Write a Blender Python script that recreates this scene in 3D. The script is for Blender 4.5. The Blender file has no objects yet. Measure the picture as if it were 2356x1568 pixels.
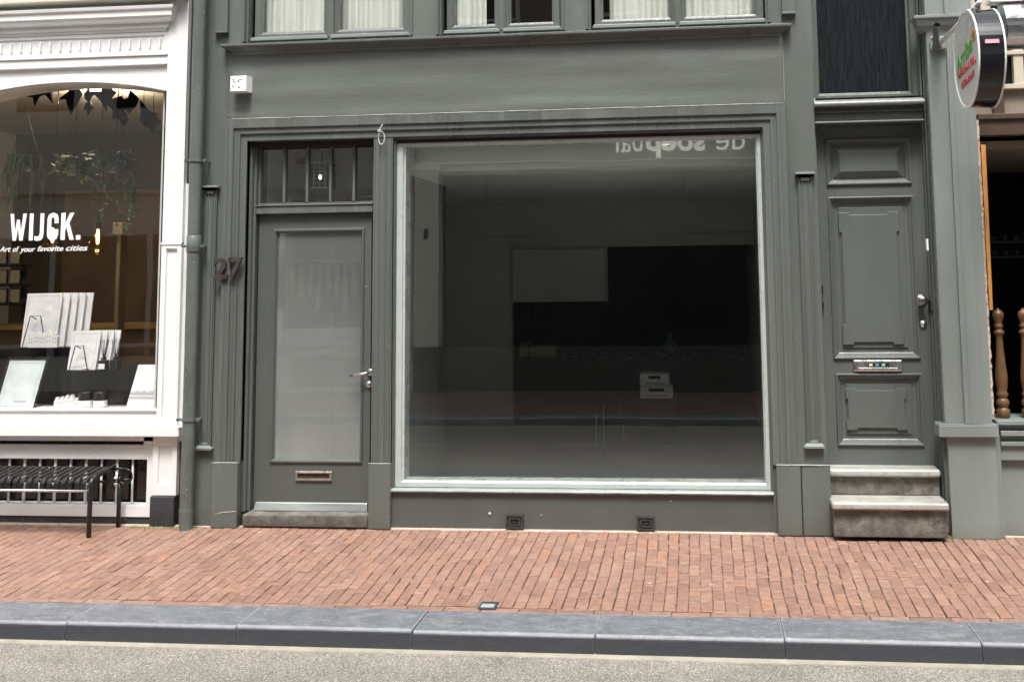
import bpy, bmesh, math, random
from mathutils import Vector, Matrix, noise
random.seed(7)
PI = math.pi
SC = bpy.context.scene
COL = SC.collection

# ------------------------------------------------------------------ camera
CAM_D, CAM_H, FPX, PX, PY = 7.69, 1.8878, 2400.0, 1361.4, 357.23      # photo measured at 2356 x 1568
MR = Matrix(((0.994217, -0.024277, -0.104611), (0.106591, 0.10436, 0.988811), (-0.013089, -0.994243, 0.106344)))
cam = bpy.data.cameras.new('camera'); co = bpy.data.objects.new('camera', cam); COL.objects.link(co)
R3 = MR @ Matrix(((1, 0, 0), (0, -1, 0), (0, 0, -1)))
co.matrix_world = Matrix.Translation((0, -CAM_D, CAM_H)) @ R3.to_4x4()
cam.sensor_width = 36; cam.sensor_fit = 'HORIZONTAL'; cam.lens = FPX / 2356 * 36
cam.shift_x = -(PX - 1178) / 2356; cam.shift_y = -(784 - PY) / 2356
cam.clip_start = .05; cam.clip_end = 500
SC.camera = co

# ------------------------------------------------------------------ world, sun, exposure
w = bpy.data.worlds.new('World'); SC.world = w; w.use_nodes = True
nt = w.node_tree; bg = nt.nodes['Background']
sky = nt.nodes.new('ShaderNodeTexSky'); sky.sky_type = 'NISHITA'; sky.sun_disc = False
SUN_EL, SUN_AZ = math.radians(63), math.radians(176)
sky.sun_elevation = SUN_EL; sky.sun_rotation = SUN_AZ; sky.dust_density = 6; sky.air_density = 1.6; sky.ozone_density = 1
hs = nt.nodes.new('ShaderNodeHueSaturation'); hs.inputs['Saturation'].default_value = .22; hs.inputs['Value'].default_value = 1.1
nt.links.new(sky.outputs[0], hs.inputs['Color']); nt.links.new(hs.outputs[0], bg.inputs[0]); bg.inputs[1].default_value = .105
sl = bpy.data.lights.new('sun', 'SUN'); sl.energy = 1.5; sl.angle = math.radians(14); sl.color = (1, .975, .94)
so = bpy.data.objects.new('sun', sl); COL.objects.link(so)
sd = Vector((math.sin(SUN_AZ) * math.cos(SUN_EL), math.cos(SUN_AZ) * math.cos(SUN_EL), math.sin(SUN_EL)))
so.rotation_euler = (-sd).to_track_quat('-Z', 'Y').to_euler()
SC.view_settings.view_transform = 'Standard'; SC.view_settings.look = 'None'
SC.view_settings.gamma = 1; SC.view_settings.exposure = 1.35

# ------------------------------------------------------------------ helpers
def at(px, py, Y=0.0):
    d = MR @ Vector(((px - PX) / FPX, (py - PY) / FPX, 1)); t = (Y + CAM_D) / d.y
    return Vector((0, -CAM_D, CAM_H)) + d * t
def link(o): COL.objects.link(o); return o
def tag(o, label=None, cat=None, group=None, kind=None):
    if label: o['label'] = label
    if cat: o['category'] = cat
    if group: o['group'] = group
    if kind: o['kind'] = kind
    return o
def thing(name, label, cat, loc=(0, 0, 0), group=None):
    o = bpy.data.objects.new(name, None); o.location = loc; o.empty_display_size = .1
    return tag(link(o), label, cat, group)
def obj(name, bm, m, parent=None, bevel=0, smooth=False, label=None, seg=2):
    bmesh.ops.recalc_face_normals(bm, faces=bm.faces)
    me = bpy.data.meshes.new(name)
    o = bpy.data.objects.new(name, me); link(o)
    if parent is not None:
        o.parent = parent
        root = parent; off = Vector(parent.location)
        while root.parent: root = root.parent; off += Vector(root.location)
        bm.transform(Matrix.Translation(-off))
    bm.to_mesh(me); bm.free()
    if m: me.materials.append(m)
    if smooth:
        for p in me.polygons: p.use_smooth = True
    if bevel:
        b = o.modifiers.new('bevel', 'BEVEL'); b.width = bevel; b.segments = seg; b.limit_method = 'ANGLE'; b.angle_limit = math.radians(40)
    if label: o['label'] = label
    return o
def NB(): return bmesh.new()
def bx(bm, x0, x1, y0, y1, z0, z1):
    v = [bm.verts.new((x, y, z)) for z in (z0, z1) for y in (y0, y1) for x in (x0, x1)]
    for f in ((0, 1, 3, 2), (4, 6, 7, 5), (0, 4, 5, 1), (2, 3, 7, 6), (0, 2, 6, 4), (1, 5, 7, 3)):
        bm.faces.new([v[i] for i in f])
    return v
def prism(bm, pts, y0, y1):
    a = [bm.verts.new((x, y0, z)) for x, z in pts]; b = [bm.verts.new((x, y1, z)) for x, z in pts]
    bm.faces.new(a); bm.faces.new(b[::-1])
    for i in range(len(pts)): j = (i + 1) % len(pts); bm.faces.new((a[i], b[i], b[j], a[j]))
def loft(bm, rs, cap0=False, cap1=False, sides='LTRB'):
    """rs: list of (x0,x1,z0,z1,y) rectangles swept one into the next with mitred corners"""
    rings = []
    for x0, x1, z0, z1, y in rs:
        rings.append([bm.verts.new(p) for p in ((x0, y, z0), (x0, y, z1), (x1, y, z1), (x1, y, z0))])
    S = {'L': (0, 1), 'T': (1, 2), 'R': (2, 3), 'B': (3, 0)}
    for a, b in zip(rings, rings[1:]):
        for s in sides:
            i, j = S[s]; bm.faces.new((a[i], a[j], b[j], b[i]))
    if cap0: bm.faces.new(rings[0])
    if cap1: bm.faces.new(rings[-1])
def inset(r, prof, k=(1, 1, 1, 1)):
    x0, x1, z0, z1 = r
    return [(x0 + d * k[0], x1 - d * k[1], z0 + d * k[2], z1 - d * k[3], y) for d, y in prof]
def tube(bm, pts, r, n=10, cap=True):
    pts = [Vector(p) for p in pts]; rings = []; R = r if isinstance(r, (list, tuple)) else [r] * len(pts)
    up = None
    for i, p in enumerate(pts):
        t = (pts[min(i + 1, len(pts) - 1)] - pts[max(i - 1, 0)]).normalized()
        if up is None:
            up = Vector((0, 0, 1)) if abs(t.z) < .9 else Vector((0, 1, 0))
        u = t.cross(up)
        if u.length < 1e-5: u = t.cross(Vector((1, 0, 0)))
        u.normalize(); v = u.cross(t).normalized(); up = v
        rings.append([bm.verts.new(p + (u * math.cos(2 * PI * k / n) + v * math.sin(2 * PI * k / n)) * R[i]) for k in range(n)])
    for a, b in zip(rings, rings[1:]):
        for k in range(n): bm.faces.new((a[k], a[(k + 1) % n], b[(k + 1) % n], b[k]))
    if cap: bm.faces.new(rings[0]); bm.faces.new(rings[-1][::-1])
def lathe(bm, prof, c=(0, 0, 0), axis='Z', n=20, cap=True):
    rings = []
    for r, h in prof:
        ring = []
        for k in range(n):
            a = 2 * PI * k / n; u, v = r * math.cos(a), r * math.sin(a)
            p = {'Z': (u, v, h), 'Y': (u, h, v), 'X': (h, u, v)}[axis]
            ring.append(bm.verts.new((c[0] + p[0], c[1] + p[1], c[2] + p[2])))
        rings.append(ring)
    for a, b in zip(rings, rings[1:]):
        for k in range(n): bm.faces.new((a[k], a[(k + 1) % n], b[(k + 1) % n], b[k]))
    if cap: bm.faces.new(rings[0]); bm.faces.new(rings[-1][::-1])
def text_bm(body, x0, x1, z0, z1, y, thick=.004, shear=0, offset=0, face=-1, letter=1.0):
    cu = bpy.data.curves.new('t', 'FONT'); cu.body = body; cu.size = 1; cu.shear = shear; cu.offset = offset; cu.resolution_u = 4
    cu.space_character = letter; cu.extrude = .5
    o = bpy.data.objects.new('t', cu); COL.objects.link(o)
    dg = bpy.context.evaluated_depsgraph_get(); me = bpy.data.meshes.new_from_object(o.evaluated_get(dg))
    bm = NB(); bm.from_mesh(me)
    bpy.data.objects.remove(o); bpy.data.curves.remove(cu); bpy.data.meshes.remove(me)
    xs = [v.co.x for v in bm.verts]; ys = [v.co.y for v in bm.verts]
    a, b, c, d = min(xs), max(xs), min(ys), max(ys)
    for v in bm.verts:
        u = (v.co.x - a) / (b - a); t = (v.co.y - c) / (d - c); e = v.co.z
        if face > 0: u = 1 - u
        v.co = Vector((x0 + u * (x1 - x0), y + e * thick, z0 + t * (z1 - z0)))
    return bm
def copy_tree(o, parent=None):
    c = o.copy(); link(c); c.parent = parent
    for ch in list(o.children): copy_tree(ch, c)
    return c

# ------------------------------------------------------------------ materials
def base_mat(name):
    m = bpy.data.materials.new(name); m.use_nodes = True; n = m.node_tree; b = n.nodes['Principled BSDF']; return m, n, b
def lin(c): return tuple(c) + (1,)
def mat(name, col, rough=.5, var=.12, scale=6, bump=.15, bscale=40, stretch=(1, 1, 1), metal=0, spec=.5, speck=None, rvar=.12, dirt=None, streak=None):
    """paint-like procedural: large colour drift, fine stretched bump, optional specks / low dirt"""
    m, n, b = base_mat(name); L = n.links.new; N = n.nodes.new
    tc = N('ShaderNodeNewGeometry'); mp = N('ShaderNodeMapping'); L(tc.outputs['Position'], mp.inputs[0]); mp.inputs['Scale'].default_value = stretch
    n1 = N('ShaderNodeTexNoise'); n1.inputs['Scale'].default_value = scale; n1.inputs['Detail'].default_value = 6; n1.inputs['Roughness'].default_value = .6
    L(mp.outputs[0], n1.inputs['Vector'])
    r1 = N('ShaderNodeMapRange'); L(n1.outputs[0], r1.inputs[0]); r1.inputs[1].default_value = .3; r1.inputs[2].default_value = .7
    r1.inputs[3].default_value = 1 - var; r1.inputs[4].default_value = 1 + var
    mu = N('ShaderNodeMix'); mu.data_type = 'RGBA'; mu.blend_type = 'MULTIPLY'; mu.inputs[0].default_value = 1
    mu.inputs[6].default_value = lin(col); L(r1.outputs[0], mu.inputs[7]); out = mu.outputs[2]
    if speck:
        sc, thr, scol, amt, soft = (tuple(speck) + (.02,))[:5]
        vo = N('ShaderNodeTexNoise'); vo.inputs['Scale'].default_value = sc; vo.inputs['Detail'].default_value = 2; L(tc.outputs['Position'], vo.inputs['Vector'])
        mr = N('ShaderNodeMapRange'); L(vo.outputs[0], mr.inputs[0]); mr.inputs[1].default_value = thr; mr.inputs[2].default_value = thr + soft
        mr.inputs[4].default_value = amt
        mx = N('ShaderNodeMix'); mx.data_type = 'RGBA'; L(mr.outputs[0], mx.inputs[0]); L(out, mx.inputs[6]); mx.inputs[7].default_value = lin(scol); out = mx.outputs[2]
    if streak:                  # long worn brush scratches along the board
        smp = N('ShaderNodeMapping'); L(tc.outputs['Position'], smp.inputs[0]); smp.inputs['Scale'].default_value = streak[3]
        sn = N('ShaderNodeTexNoise'); sn.inputs['Scale'].default_value = streak[0]; sn.inputs['Detail'].default_value = 5; L(smp.outputs[0], sn.inputs['Vector'])
        mr = N('ShaderNodeMapRange'); L(sn.outputs[0], mr.inputs[0]); mr.inputs[1].default_value = streak[1]; mr.inputs[2].default_value = streak[1] + .10; mr.inputs[4].default_value = streak[4] if len(streak) > 4 else .30
        mx = N('ShaderNodeMix'); mx.data_type = 'RGBA'; L(mr.outputs[0], mx.inputs[0]); L(out, mx.inputs[6]); mx.inputs[7].default_value = lin(streak[2]); out = mx.outputs[2]
    if dirt:
        dz, dcol, amt = dirt       # splash dirt near the pavement
        sp = N('ShaderNodeSeparateXYZ'); L(tc.outputs['Position'], sp.inputs[0])
        n3 = N('ShaderNodeTexNoise'); n3.inputs['Scale'].default_value = 9; n3.inputs['Detail'].default_value = 8; L(tc.outputs['Position'], n3.inputs['Vector'])
        ad = N('ShaderNodeMath'); ad.operation = 'MULTIPLY_ADD'; L(n3.outputs[0], ad.inputs[0]); ad.inputs[1].default_value = -dz * 1.6; L(sp.outputs[2], ad.inputs[2])
        mr = N('ShaderNodeMapRange'); L(ad.outputs[0], mr.inputs[0]); mr.inputs[1].default_value = -dz * .8; mr.inputs[2].default_value = dz * .2; mr.inputs[3].default_value = amt; mr.inputs[4].default_value = 0
        mx = N('ShaderNodeMix'); mx.data_type = 'RGBA'; L(mr.outputs[0], mx.inputs[0]); L(out, mx.inputs[6]); mx.inputs[7].default_value = lin(dcol); out = mx.outputs[2]
    L(out, b.inputs['Base Color'])
    rr = N('ShaderNodeMapRange'); L(n1.outputs[0], rr.inputs[0]); rr.inputs[1].default_value = .3; rr.inputs[2].default_value = .7
    rr.inputs[3].default_value = max(.02, rough - rvar); rr.inputs[4].default_value = min(1, rough + rvar); L(rr.outputs[0], b.inputs['Roughness'])
    b.inputs['Metallic'].default_value = metal; b.inputs['Specular IOR Level'].default_value = spec
    if bump:
        n2 = N('ShaderNodeTexNoise'); n2.inputs['Scale'].default_value = bscale; n2.inputs['Detail'].default_value = 4; L(mp.outputs[0], n2.inputs['Vector'])
        bp = N('ShaderNodeBump'); bp.inputs['Strength'].default_value = bump; bp.inputs['Distance'].default_value = .01
        L(n2.outputs[0], bp.inputs['Height']); L(bp.outputs[0], b.inputs['Normal'])
    return m
def flat(name, col, rough=.5, metal=0, emit=0, spec=.5):
    m, n, b = base_mat(name); b.inputs['Base Color'].default_value = lin(col); b.inputs['Roughness'].default_value = rough
    b.inputs['Metallic'].default_value = metal; b.inputs['Specular IOR Level'].default_value = spec
    if emit: b.inputs['Emission Color'].default_value = lin(col); b.inputs['Emission Strength'].default_value = emit
    return m
def glass(name, tint=(1, 1, 1), refl=1.0, haze=0.0, f0=.043, hazecol=(.6, .6, .58), rough=0.0, wave=.02):
    m = bpy.data.materials.new(name); m.use_nodes = True; n = m.node_tree; N = n.nodes.new; L = n.links.new
    n.nodes.remove(n.nodes['Principled BSDF']); out = n.nodes['Material Output']
    tr = N('ShaderNodeBsdfTransparent'); tr.inputs[0].default_value = lin(tint)
    gl = N('ShaderNodeBsdfGlossy'); gl.inputs['Roughness'].default_value = rough; gl.inputs[0].default_value = lin((refl,) * 3)
    fr = N('ShaderNodeLayerWeight'); fr.inputs[0].default_value = .5      # Schlick Fresnel on each face of the pane
    pw = N('ShaderNodeMath'); pw.operation = 'POWER'; pw.inputs[1].default_value = 5; L(fr.outputs['Facing'], pw.inputs[0])
    dbl = N('ShaderNodeMath'); dbl.operation = 'MULTIPLY_ADD'; dbl.inputs[1].default_value = 1 - f0; dbl.inputs[2].default_value = f0; dbl.use_clamp = True; L(pw.outputs[0], dbl.inputs[0])
    mx = N('ShaderNodeMixShader'); L(dbl.outputs[0], mx.inputs[0]); L(tr.outputs[0], mx.inputs[1]); L(gl.outputs[0], mx.inputs[2])
    g = N('ShaderNodeNewGeometry'); nz = N('ShaderNodeTexNoise'); nz.inputs['Scale'].default_value = 1.3; nz.inputs['Detail'].default_value = 1; L(g.outputs['Position'], nz.inputs['Vector'])
    bp = N('ShaderNodeBump'); bp.inputs['Strength'].default_value = wave; bp.inputs['Distance'].default_value = .1; L(nz.outputs[0], bp.inputs['Height'])
    L(bp.outputs[0], gl.inputs['Normal'])
    last = mx.outputs[0]
    if haze:
        df = N('ShaderNodeBsdfDiffuse'); df.inputs[0].default_value = lin(hazecol)
        n4 = N('ShaderNodeTexNoise'); n4.inputs['Scale'].default_value = .9; n4.inputs['Detail'].default_value = 2; L(g.outputs['Position'], n4.inputs['Vector'])
        ml = N('ShaderNodeMath'); ml.operation = 'MULTIPLY'; ml.inputs[1].default_value = haze * 2; L(n4.outputs[0], ml.inputs[0])
        m2 = N('ShaderNodeMixShader'); L(ml.outputs[0], m2.inputs[0]); L(last, m2.inputs[1]); L(df.outputs[0], m2.inputs[2]); last = m2.outputs[0]
    L(last, out.inputs[0]); return m

GREEN = (.106, .120, .107)
M = {}
M['green'] = mat('green_paint', GREEN, .42, .10, 2.5, .22, 45, (1, 1, .25), speck=(38, .735, (.42, .43, .4), .5), dirt=(.14, (.085, .085, .07), .55))
M['green_v'] = mat('green_brushed_paint', (.104, .117, .105), .33, .15, 3.5, .35, 60, (1, 1, .06), speck=(45, .745, (.4, .42, .39), .5), streak=(30, .60, (.25, .265, .245), (1, 1, .03), .22))
M['frieze'] = mat('green_frieze_paint', (.126, .139, .124), .26, .13, 1.6, .14, 30, (.35, 1, 3), streak=(9, .56, (.17, .185, .165), (.12, 1, 1.6), .14))
M['green_dk'] = mat('door_green_paint', (.080, .089, .081), .38, .07, 3, .12, 50, (1, 1, .2), speck=(60, .76, (.35, .36, .34), .4))
M['green_side'] = mat('side_door_green_paint', (.098, .109, .101), .33, .08, 3, .15, 50, (1, 1, .25))
M['green_lt'] = mat('pale_grey_green_paint', (.205, .232, .216), .40, .07, 3, .15, 40, (1, 1, .3), speck=(45, .75, (.5, .5, .46), .4), dirt=(.1, (.15, .15, .13), .5))
M['white'] = mat('white_paint', (.74, .74, .735), .38, .05, 3, .12, 40, (1, 1, .5), speck=(30, .76, (.5, .48, .42), .3))
M['cream'] = mat('cream_paint', (.62, .58, .5), .45, .06, 3, .12)
M['pvc'] = mat('pale_window_frame', (.41, .455, .43), .3, .05, 6, .05)
M['black_wall'] = mat('black_plinth_paint', (.035, .037, .04), .5, .3, 8, .3, 40, speck=(30, .68, (.18, .18, .16), .5))
M['black'] = mat('black_metal_paint', (.012, .012, .013), .3, .2, 10, .08)
M['dark'] = flat('dark_void', (.008, .008, .008), .8)
M['gap'] = mat('dark_brown_gap', (.03, .02, .018), .8, .3, 10, .3)
M['headblk'] = mat('black_brown_head', (.012, .008, .007), .7, .2, 10, .1)
M['pipe'] = mat('drainpipe_paint', (.105, .122, .11), .35, .14, 8, .15, 50, (1, 1, .3), speck=(40, .72, (.45, .46, .43), .6))
M['rust'] = mat('rust_brown_metal', (.034, .027, .023), .6, .35, 25, .4, 60)
M['steel'] = mat('brushed_steel', (.62, .62, .61), .28, .06, 20, .05, metal=1)
M['alu'] = mat('aluminium_bar', (.42, .44, .43), .35, .08, 6, .08, 60, (.2, 1, 1), metal=.8)
M['plastic'] = mat('white_plastic', (.78, .78, .77), .4, .03, 10, .03)
M['stone'] = mat('grey_stone', (.155, .145, .125), .7, .55, 9, .5, 70, (1, 1, 1), speck=(16, .42, (.06, .05, .042), .65, .25), dirt=(.10, (.04, .035, .03), .7))
M['nosing'] = mat('worn_stone_tread', (.385, .375, .345), .36, .18, 9, .25, 40, (.4, 1, 1), speck=(18, .48, (.16, .14, .125), .35, .25))
M['wood'] = mat('turned_oak', (.13, .068, .027), .38, .3, 9, .15, 30, (3, 3, .4))
M['orangewood'] = mat('orange_wood', (.55, .24, .06), .5, .25, 12, .2, 30, (1, 1, .3))
M['plaster'] = mat('broken_plaster', (.55, .46, .40), .8, .25, 25, .9, 40, speck=(40, .6, (.3, .14, .08), .7))
M['brown'] = mat('dark_brown_wood', (.075, .045, .032), .45, .2, 6, .15)
M['tan'] = mat('tan_paint', (.26, .215, .17), .5, .12, 6, .1)
M['room'] = mat('grey_interior_wall', (.62, .64, .59), .8, .06, 2, .05)
M['room_lt'] = mat('pale_interior_wall', (.62, .62, .59), .75, .06, 2, .05)
M['ceil'] = mat('grey_green_ceiling', (.80, .86, .83), .32, .03, .7, 0, rvar=.02)
M['floor_in'] = mat('dark_shop_floor', (.24, .24, .225), .42, .06, .8, 0, rvar=.03)
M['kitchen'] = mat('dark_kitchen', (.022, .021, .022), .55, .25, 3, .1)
M['card'] = mat('pale_cardboard', (.42, .40, .33), .7, .15, 8, .1)
M['teal'] = flat('teal_glaze', (.08, .22, .19), .25)
M['shopwarm'] = mat('warm_brown_wall', (.22, .155, .10), .7, .2, 2, .1)
M['shopdark'] = mat('dark_brown_interior', (.10, .076, .055), .7, .25, 2, .1)
M['yellow'] = mat('pale_wood_counter', (.42, .31, .12), .4, .15, 5, .1)
M['plinth'] = flat('black_display_board', (.010, .010, .011), .25)
M['paper'] = mat('white_art_paper', (.80, .80, .83), .6, .05, 14, .02)
M['paper2'] = mat('pale_blue_paper', (.62, .68, .71), .6, .10, 9, .02)
M['paperline'] = flat('grey_print_line', (.45, .45, .48), .6)
M['printline'] = flat('faint_print_line', (.62, .62, .65), .6)
M['edge'] = mat('canvas_edge', (.62, .66, .67), .6, .12, 12, .03)
M['ceramic'] = flat('white_ceramic', (.82, .82, .82), .3)
M['leaf'] = mat('houseplant_leaf', (.075, .125, .038), .55, .5, 20, .1)
M['leaf_dk'] = mat('dark_trailing_leaf', (.050, .080, .030), .6, .5, 20, .1)
M['pot'] = flat('black_pot', (.012, .013, .012), .4)
M['shade'] = flat('black_folded_card', (.005, .004, .005), .8, spec=.1)
M['bulb'] = flat('warm_bulb', (1, .72, .3), .3, emit=4)
M['heat'] = flat('heater_lamp_light', (1, .86, .62), .3, emit=2.2)
M['red'] = flat('dark_red_sign', (.16, .018, .008), .5)
M['letters'] = flat('white_letters', (.86, .86, .86), .5)
M['letters_glow'] = flat('added_glow_letters', (.9, .9, .82), .5, emit=.55)  # letter glow added to strengthen their reflection in the shop window
M['curtain'] = mat('white_curtain', (.62, .62, .59), .9, .04, 6, .05)
M['brickdark'] = mat('brown_room', (.06, .04, .034), .7, .3, 12, .2, 30)
M['glass'] = glass('shop_glass', (.96, .98, .97), 1.0, .0015, .088, wave=.012)
M['glass_door'] = glass('door_glass', (.95, .96, .95), 1.0, .10, .10, (.66, .70, .68), wave=.02)  # milky haze puts the street's pale reflection into the pane colour
M['glass_left'] = glass('left_shop_glass', (.97, .97, .96), .95, .001, .06, wave=.02)
M['glass_up'] = glass('upper_glass', (.97, .98, .97), 1.0, .004, wave=.05)
M['bulbglass'] = glass('bulb_glass', (1, .85, .6), .6)
M['darkpane'] = flat('dark_pane', (.012, .014, .015), .12)

def streak_glass():
    m, n, b = base_mat('rain_streaked_dark_glass'); N = n.nodes.new; L = n.links.new
    g = N('ShaderNodeNewGeometry'); mp = N('ShaderNodeMapping'); mp.inputs['Scale'].default_value = (1, 1, .07); L(g.outputs['Position'], mp.inputs[0])
    nz = N('ShaderNodeTexNoise'); nz.inputs['Scale'].default_value = 130; nz.inputs['Detail'].default_value = 7; L(mp.outputs[0], nz.inputs['Vector'])
    cr = N('ShaderNodeValToRGB'); L(nz.outputs[0], cr.inputs[0]); cr.color_ramp.elements[0].position = .40; cr.color_ramp.elements[0].color = (.008, .009, .011, 1)
    cr.color_ramp.elements[1].position = .75; cr.color_ramp.elements[1].color = (.020, .025, .029, 1)
    L(cr.outputs[0], b.inputs['Base Color']); b.inputs['Roughness'].default_value = .3; b.inputs['Specular IOR Level'].default_value = .25
    bp = N('ShaderNodeBump'); bp.inputs['Strength'].default_value = .25; bp.inputs['Distance'].default_value = .005; L(nz.outputs[0], bp.inputs['Height']); L(bp.outputs[0], b.inputs['Normal'])
    return m
M['streak'] = streak_glass()

def brick_mat():
    m, n, b = base_mat('pavement_brick'); N = n.nodes.new; L = n.links.new
    g = N('ShaderNodeNewGeometry')
    cr = N('ShaderNodeValToRGB'); L(g.outputs['Random Per Island'], cr.inputs[0]); e = cr.color_ramp.elements
    cols = [(0, (0.204, 0.114, 0.084)), (.18, (0.259, 0.148, 0.107)), (.36, (0.226, 0.129, 0.098)), (.52, (0.280, 0.164, 0.119)), (.68, (0.243, 0.139, 0.108)), (.82, (0.297, 0.179, 0.131)), (.97, (0.275, 0.150, 0.104)), (1.0, (0.316, 0.164, 0.102))]
    e[0].position = 0; e[0].color = lin(cols[0][1]); e[1].position = cols[-1][0]; e[1].color = lin(cols[-1][1])
    for p, c in cols[1:-1]: x = e.new(p); x.color = lin(c)
    nz = N('ShaderNodeTexNoise'); nz.inputs['Scale'].default_value = 22; nz.inputs['Detail'].default_value = 8; L(g.outputs['Position'], nz.inputs['Vector'])
    r = N('ShaderNodeMapRange'); L(nz.outputs[0], r.inputs[0]); r.inputs[1].default_value = .3; r.inputs[2].default_value = .7; r.inputs[3].default_value = .76; r.inputs[4].default_value = 1.24
    mu = N('ShaderNodeMix'); mu.data_type = 'RGBA'; mu.blend_type = 'MULTIPLY'; mu.inputs[0].default_value = 1; L(cr.outputs[0], mu.inputs[6]); L(r.outputs[0], mu.inputs[7])
    big = N('ShaderNodeTexNoise'); big.inputs['Scale'].default_value = 2.2; big.inputs['Detail'].default_value = 5; L(g.outputs['Position'], big.inputs['Vector'])
    dm = N('ShaderNodeMapRange'); L(big.outputs[0], dm.inputs[0]); dm.inputs[1].default_value = .48; dm.inputs[2].default_value = .72; dm.inputs[4].default_value = .45
    mx = N('ShaderNodeMix'); mx.data_type = 'RGBA'; L(dm.outputs[0], mx.inputs[0]); L(mu.outputs[2], mx.inputs[6]); mx.inputs[7].default_value = (.235, .155, .122, 1)
    # chewing gum and droppings
    vo = N('ShaderNodeTexVoronoi'); vo.inputs['Scale'].default_value = 5.5; vo.inputs['Randomness'].default_value = 1; L(g.outputs['Position'], vo.inputs['Vector'])
    wob = N('ShaderNodeMath'); wob.operation = 'MULTIPLY_ADD'; L(nz.outputs[0], wob.inputs[0]); wob.inputs[1].default_value = .16; L(vo.outputs['Distance'], wob.inputs[2])
    sep = N('ShaderNodeSeparateColor'); L(vo.outputs['Color'], sep.inputs[0])
    sz = N('ShaderNodeMapRange'); L(sep.outputs[0], sz.inputs[0]); sz.inputs[1].default_value = .45; sz.inputs[2].default_value = 1; sz.inputs[3].default_value = .0; sz.inputs[4].default_value = .16
    lt = N('ShaderNodeMath'); lt.operation = 'LESS_THAN'; L(wob.outputs[0], lt.inputs[0]); L(sz.outputs[0], lt.inputs[1])
    hf = N('ShaderNodeMath'); hf.operation = 'MULTIPLY'; hf.inputs[1].default_value = .75; L(lt.outputs[0], hf.inputs[0])
    m3 = N('ShaderNodeMix'); m3.data_type = 'RGBA'; L(hf.outputs[0], m3.inputs[0]); L(mx.outputs[2], m3.inputs[6]); m3.inputs[7].default_value = (.50, .44, .39, 1)
    L(m3.outputs[2], b.inputs['Base Color']); b.inputs['Roughness'].default_value = .62
    bp = N('ShaderNodeBump'); bp.inputs['Strength'].default_value = .5; bp.inputs['Distance'].default_value = .006
    n2 = N('ShaderNodeTexNoise'); n2.inputs['Scale'].default_value = 90; n2.inputs['Detail'].default_value = 5; L(g.outputs['Position'], n2.inputs['Vector'])
    L(n2.outputs[0], bp.inputs['Height']); L(bp.outputs[0], b.inputs['Normal'])
    return m
M['brick'] = brick_mat()
M['joint'] = mat('dark_joint_sand', (.06, .038, .03), .9, .35, 30, .6, 120)

def road_mat():
    m, n, b = base_mat('chip_sealed_asphalt'); N = n.nodes.new; L = n.links.new; g = N('ShaderNodeNewGeometry')
    vo = N('ShaderNodeTexVoronoi'); vo.inputs['Scale'].default_value = 150; L(g.outputs['Position'], vo.inputs['Vector'])
    sp = N('ShaderNodeSeparateColor'); L(vo.outputs['Color'], sp.inputs[0])
    cr = N('ShaderNodeValToRGB'); L(sp.outputs[0], cr.inputs[0]); e = cr.color_ramp.elements
    e[0].position = 0; e[0].color = (.20, .182, .155, 1); e[1].position = 1; e[1].color = (.72, .67, .57, 1)
    for p, c in ((.3, (.31, .285, .243)), (.6, (.355, .33, .285)), (.86, (.41, .385, .335)), (.95, (.50, .47, .42))): x = e.new(p); x.color = lin(c)
    dk = N('ShaderNodeMapRange'); L(vo.outputs['Distance'], dk.inputs[0]); dk.inputs[1].default_value = .35; dk.inputs[2].default_value = .75; dk.inputs[3].default_value = 1; dk.inputs[4].default_value = .45
    mu = N('ShaderNodeMix'); mu.data_type = 'RGBA'; mu.blend_type = 'MULTIPLY'; mu.inputs[0].default_value = 1; L(cr.outputs[0], mu.inputs[6]); L(dk.outputs[0], mu.inputs[7])
    nz = N('ShaderNodeTexNoise'); nz.inputs['Scale'].default_value = 3; nz.inputs['Detail'].default_value = 7; L(g.outputs['Position'], nz.inputs['Vector'])
    r = N('ShaderNodeMapRange'); L(nz.outputs[0], r.inputs[0]); r.inputs[1].default_value = .3; r.inputs[2].default_value = .7; r.inputs[3].default_value = .84; r.inputs[4].default_value = 1.14
    m2 = N('ShaderNodeMix'); m2.data_type = 'RGBA'; m2.blend_type = 'MULTIPLY'; m2.inputs[0].default_value = 1; L(mu.outputs[2], m2.inputs[6]); L(r.outputs[0], m2.inputs[7])
    L(m2.outputs[2], b.inputs['Base Color']); b.inputs['Roughness'].default_value = .75
    bp = N('ShaderNodeBump'); bp.inputs['Strength'].default_value = .9; bp.inputs['Distance'].default_value = .006; bp.invert = True
    L(vo.outputs['Distance'], bp.inputs['Height']); L(bp.outputs[0], b.inputs['Normal']); return m
M['road'] = road_mat()
M['gutter'] = mat('beige_cement_strip', (.34, .315, .255), .8, .16, 9, .4, 60)
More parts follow.
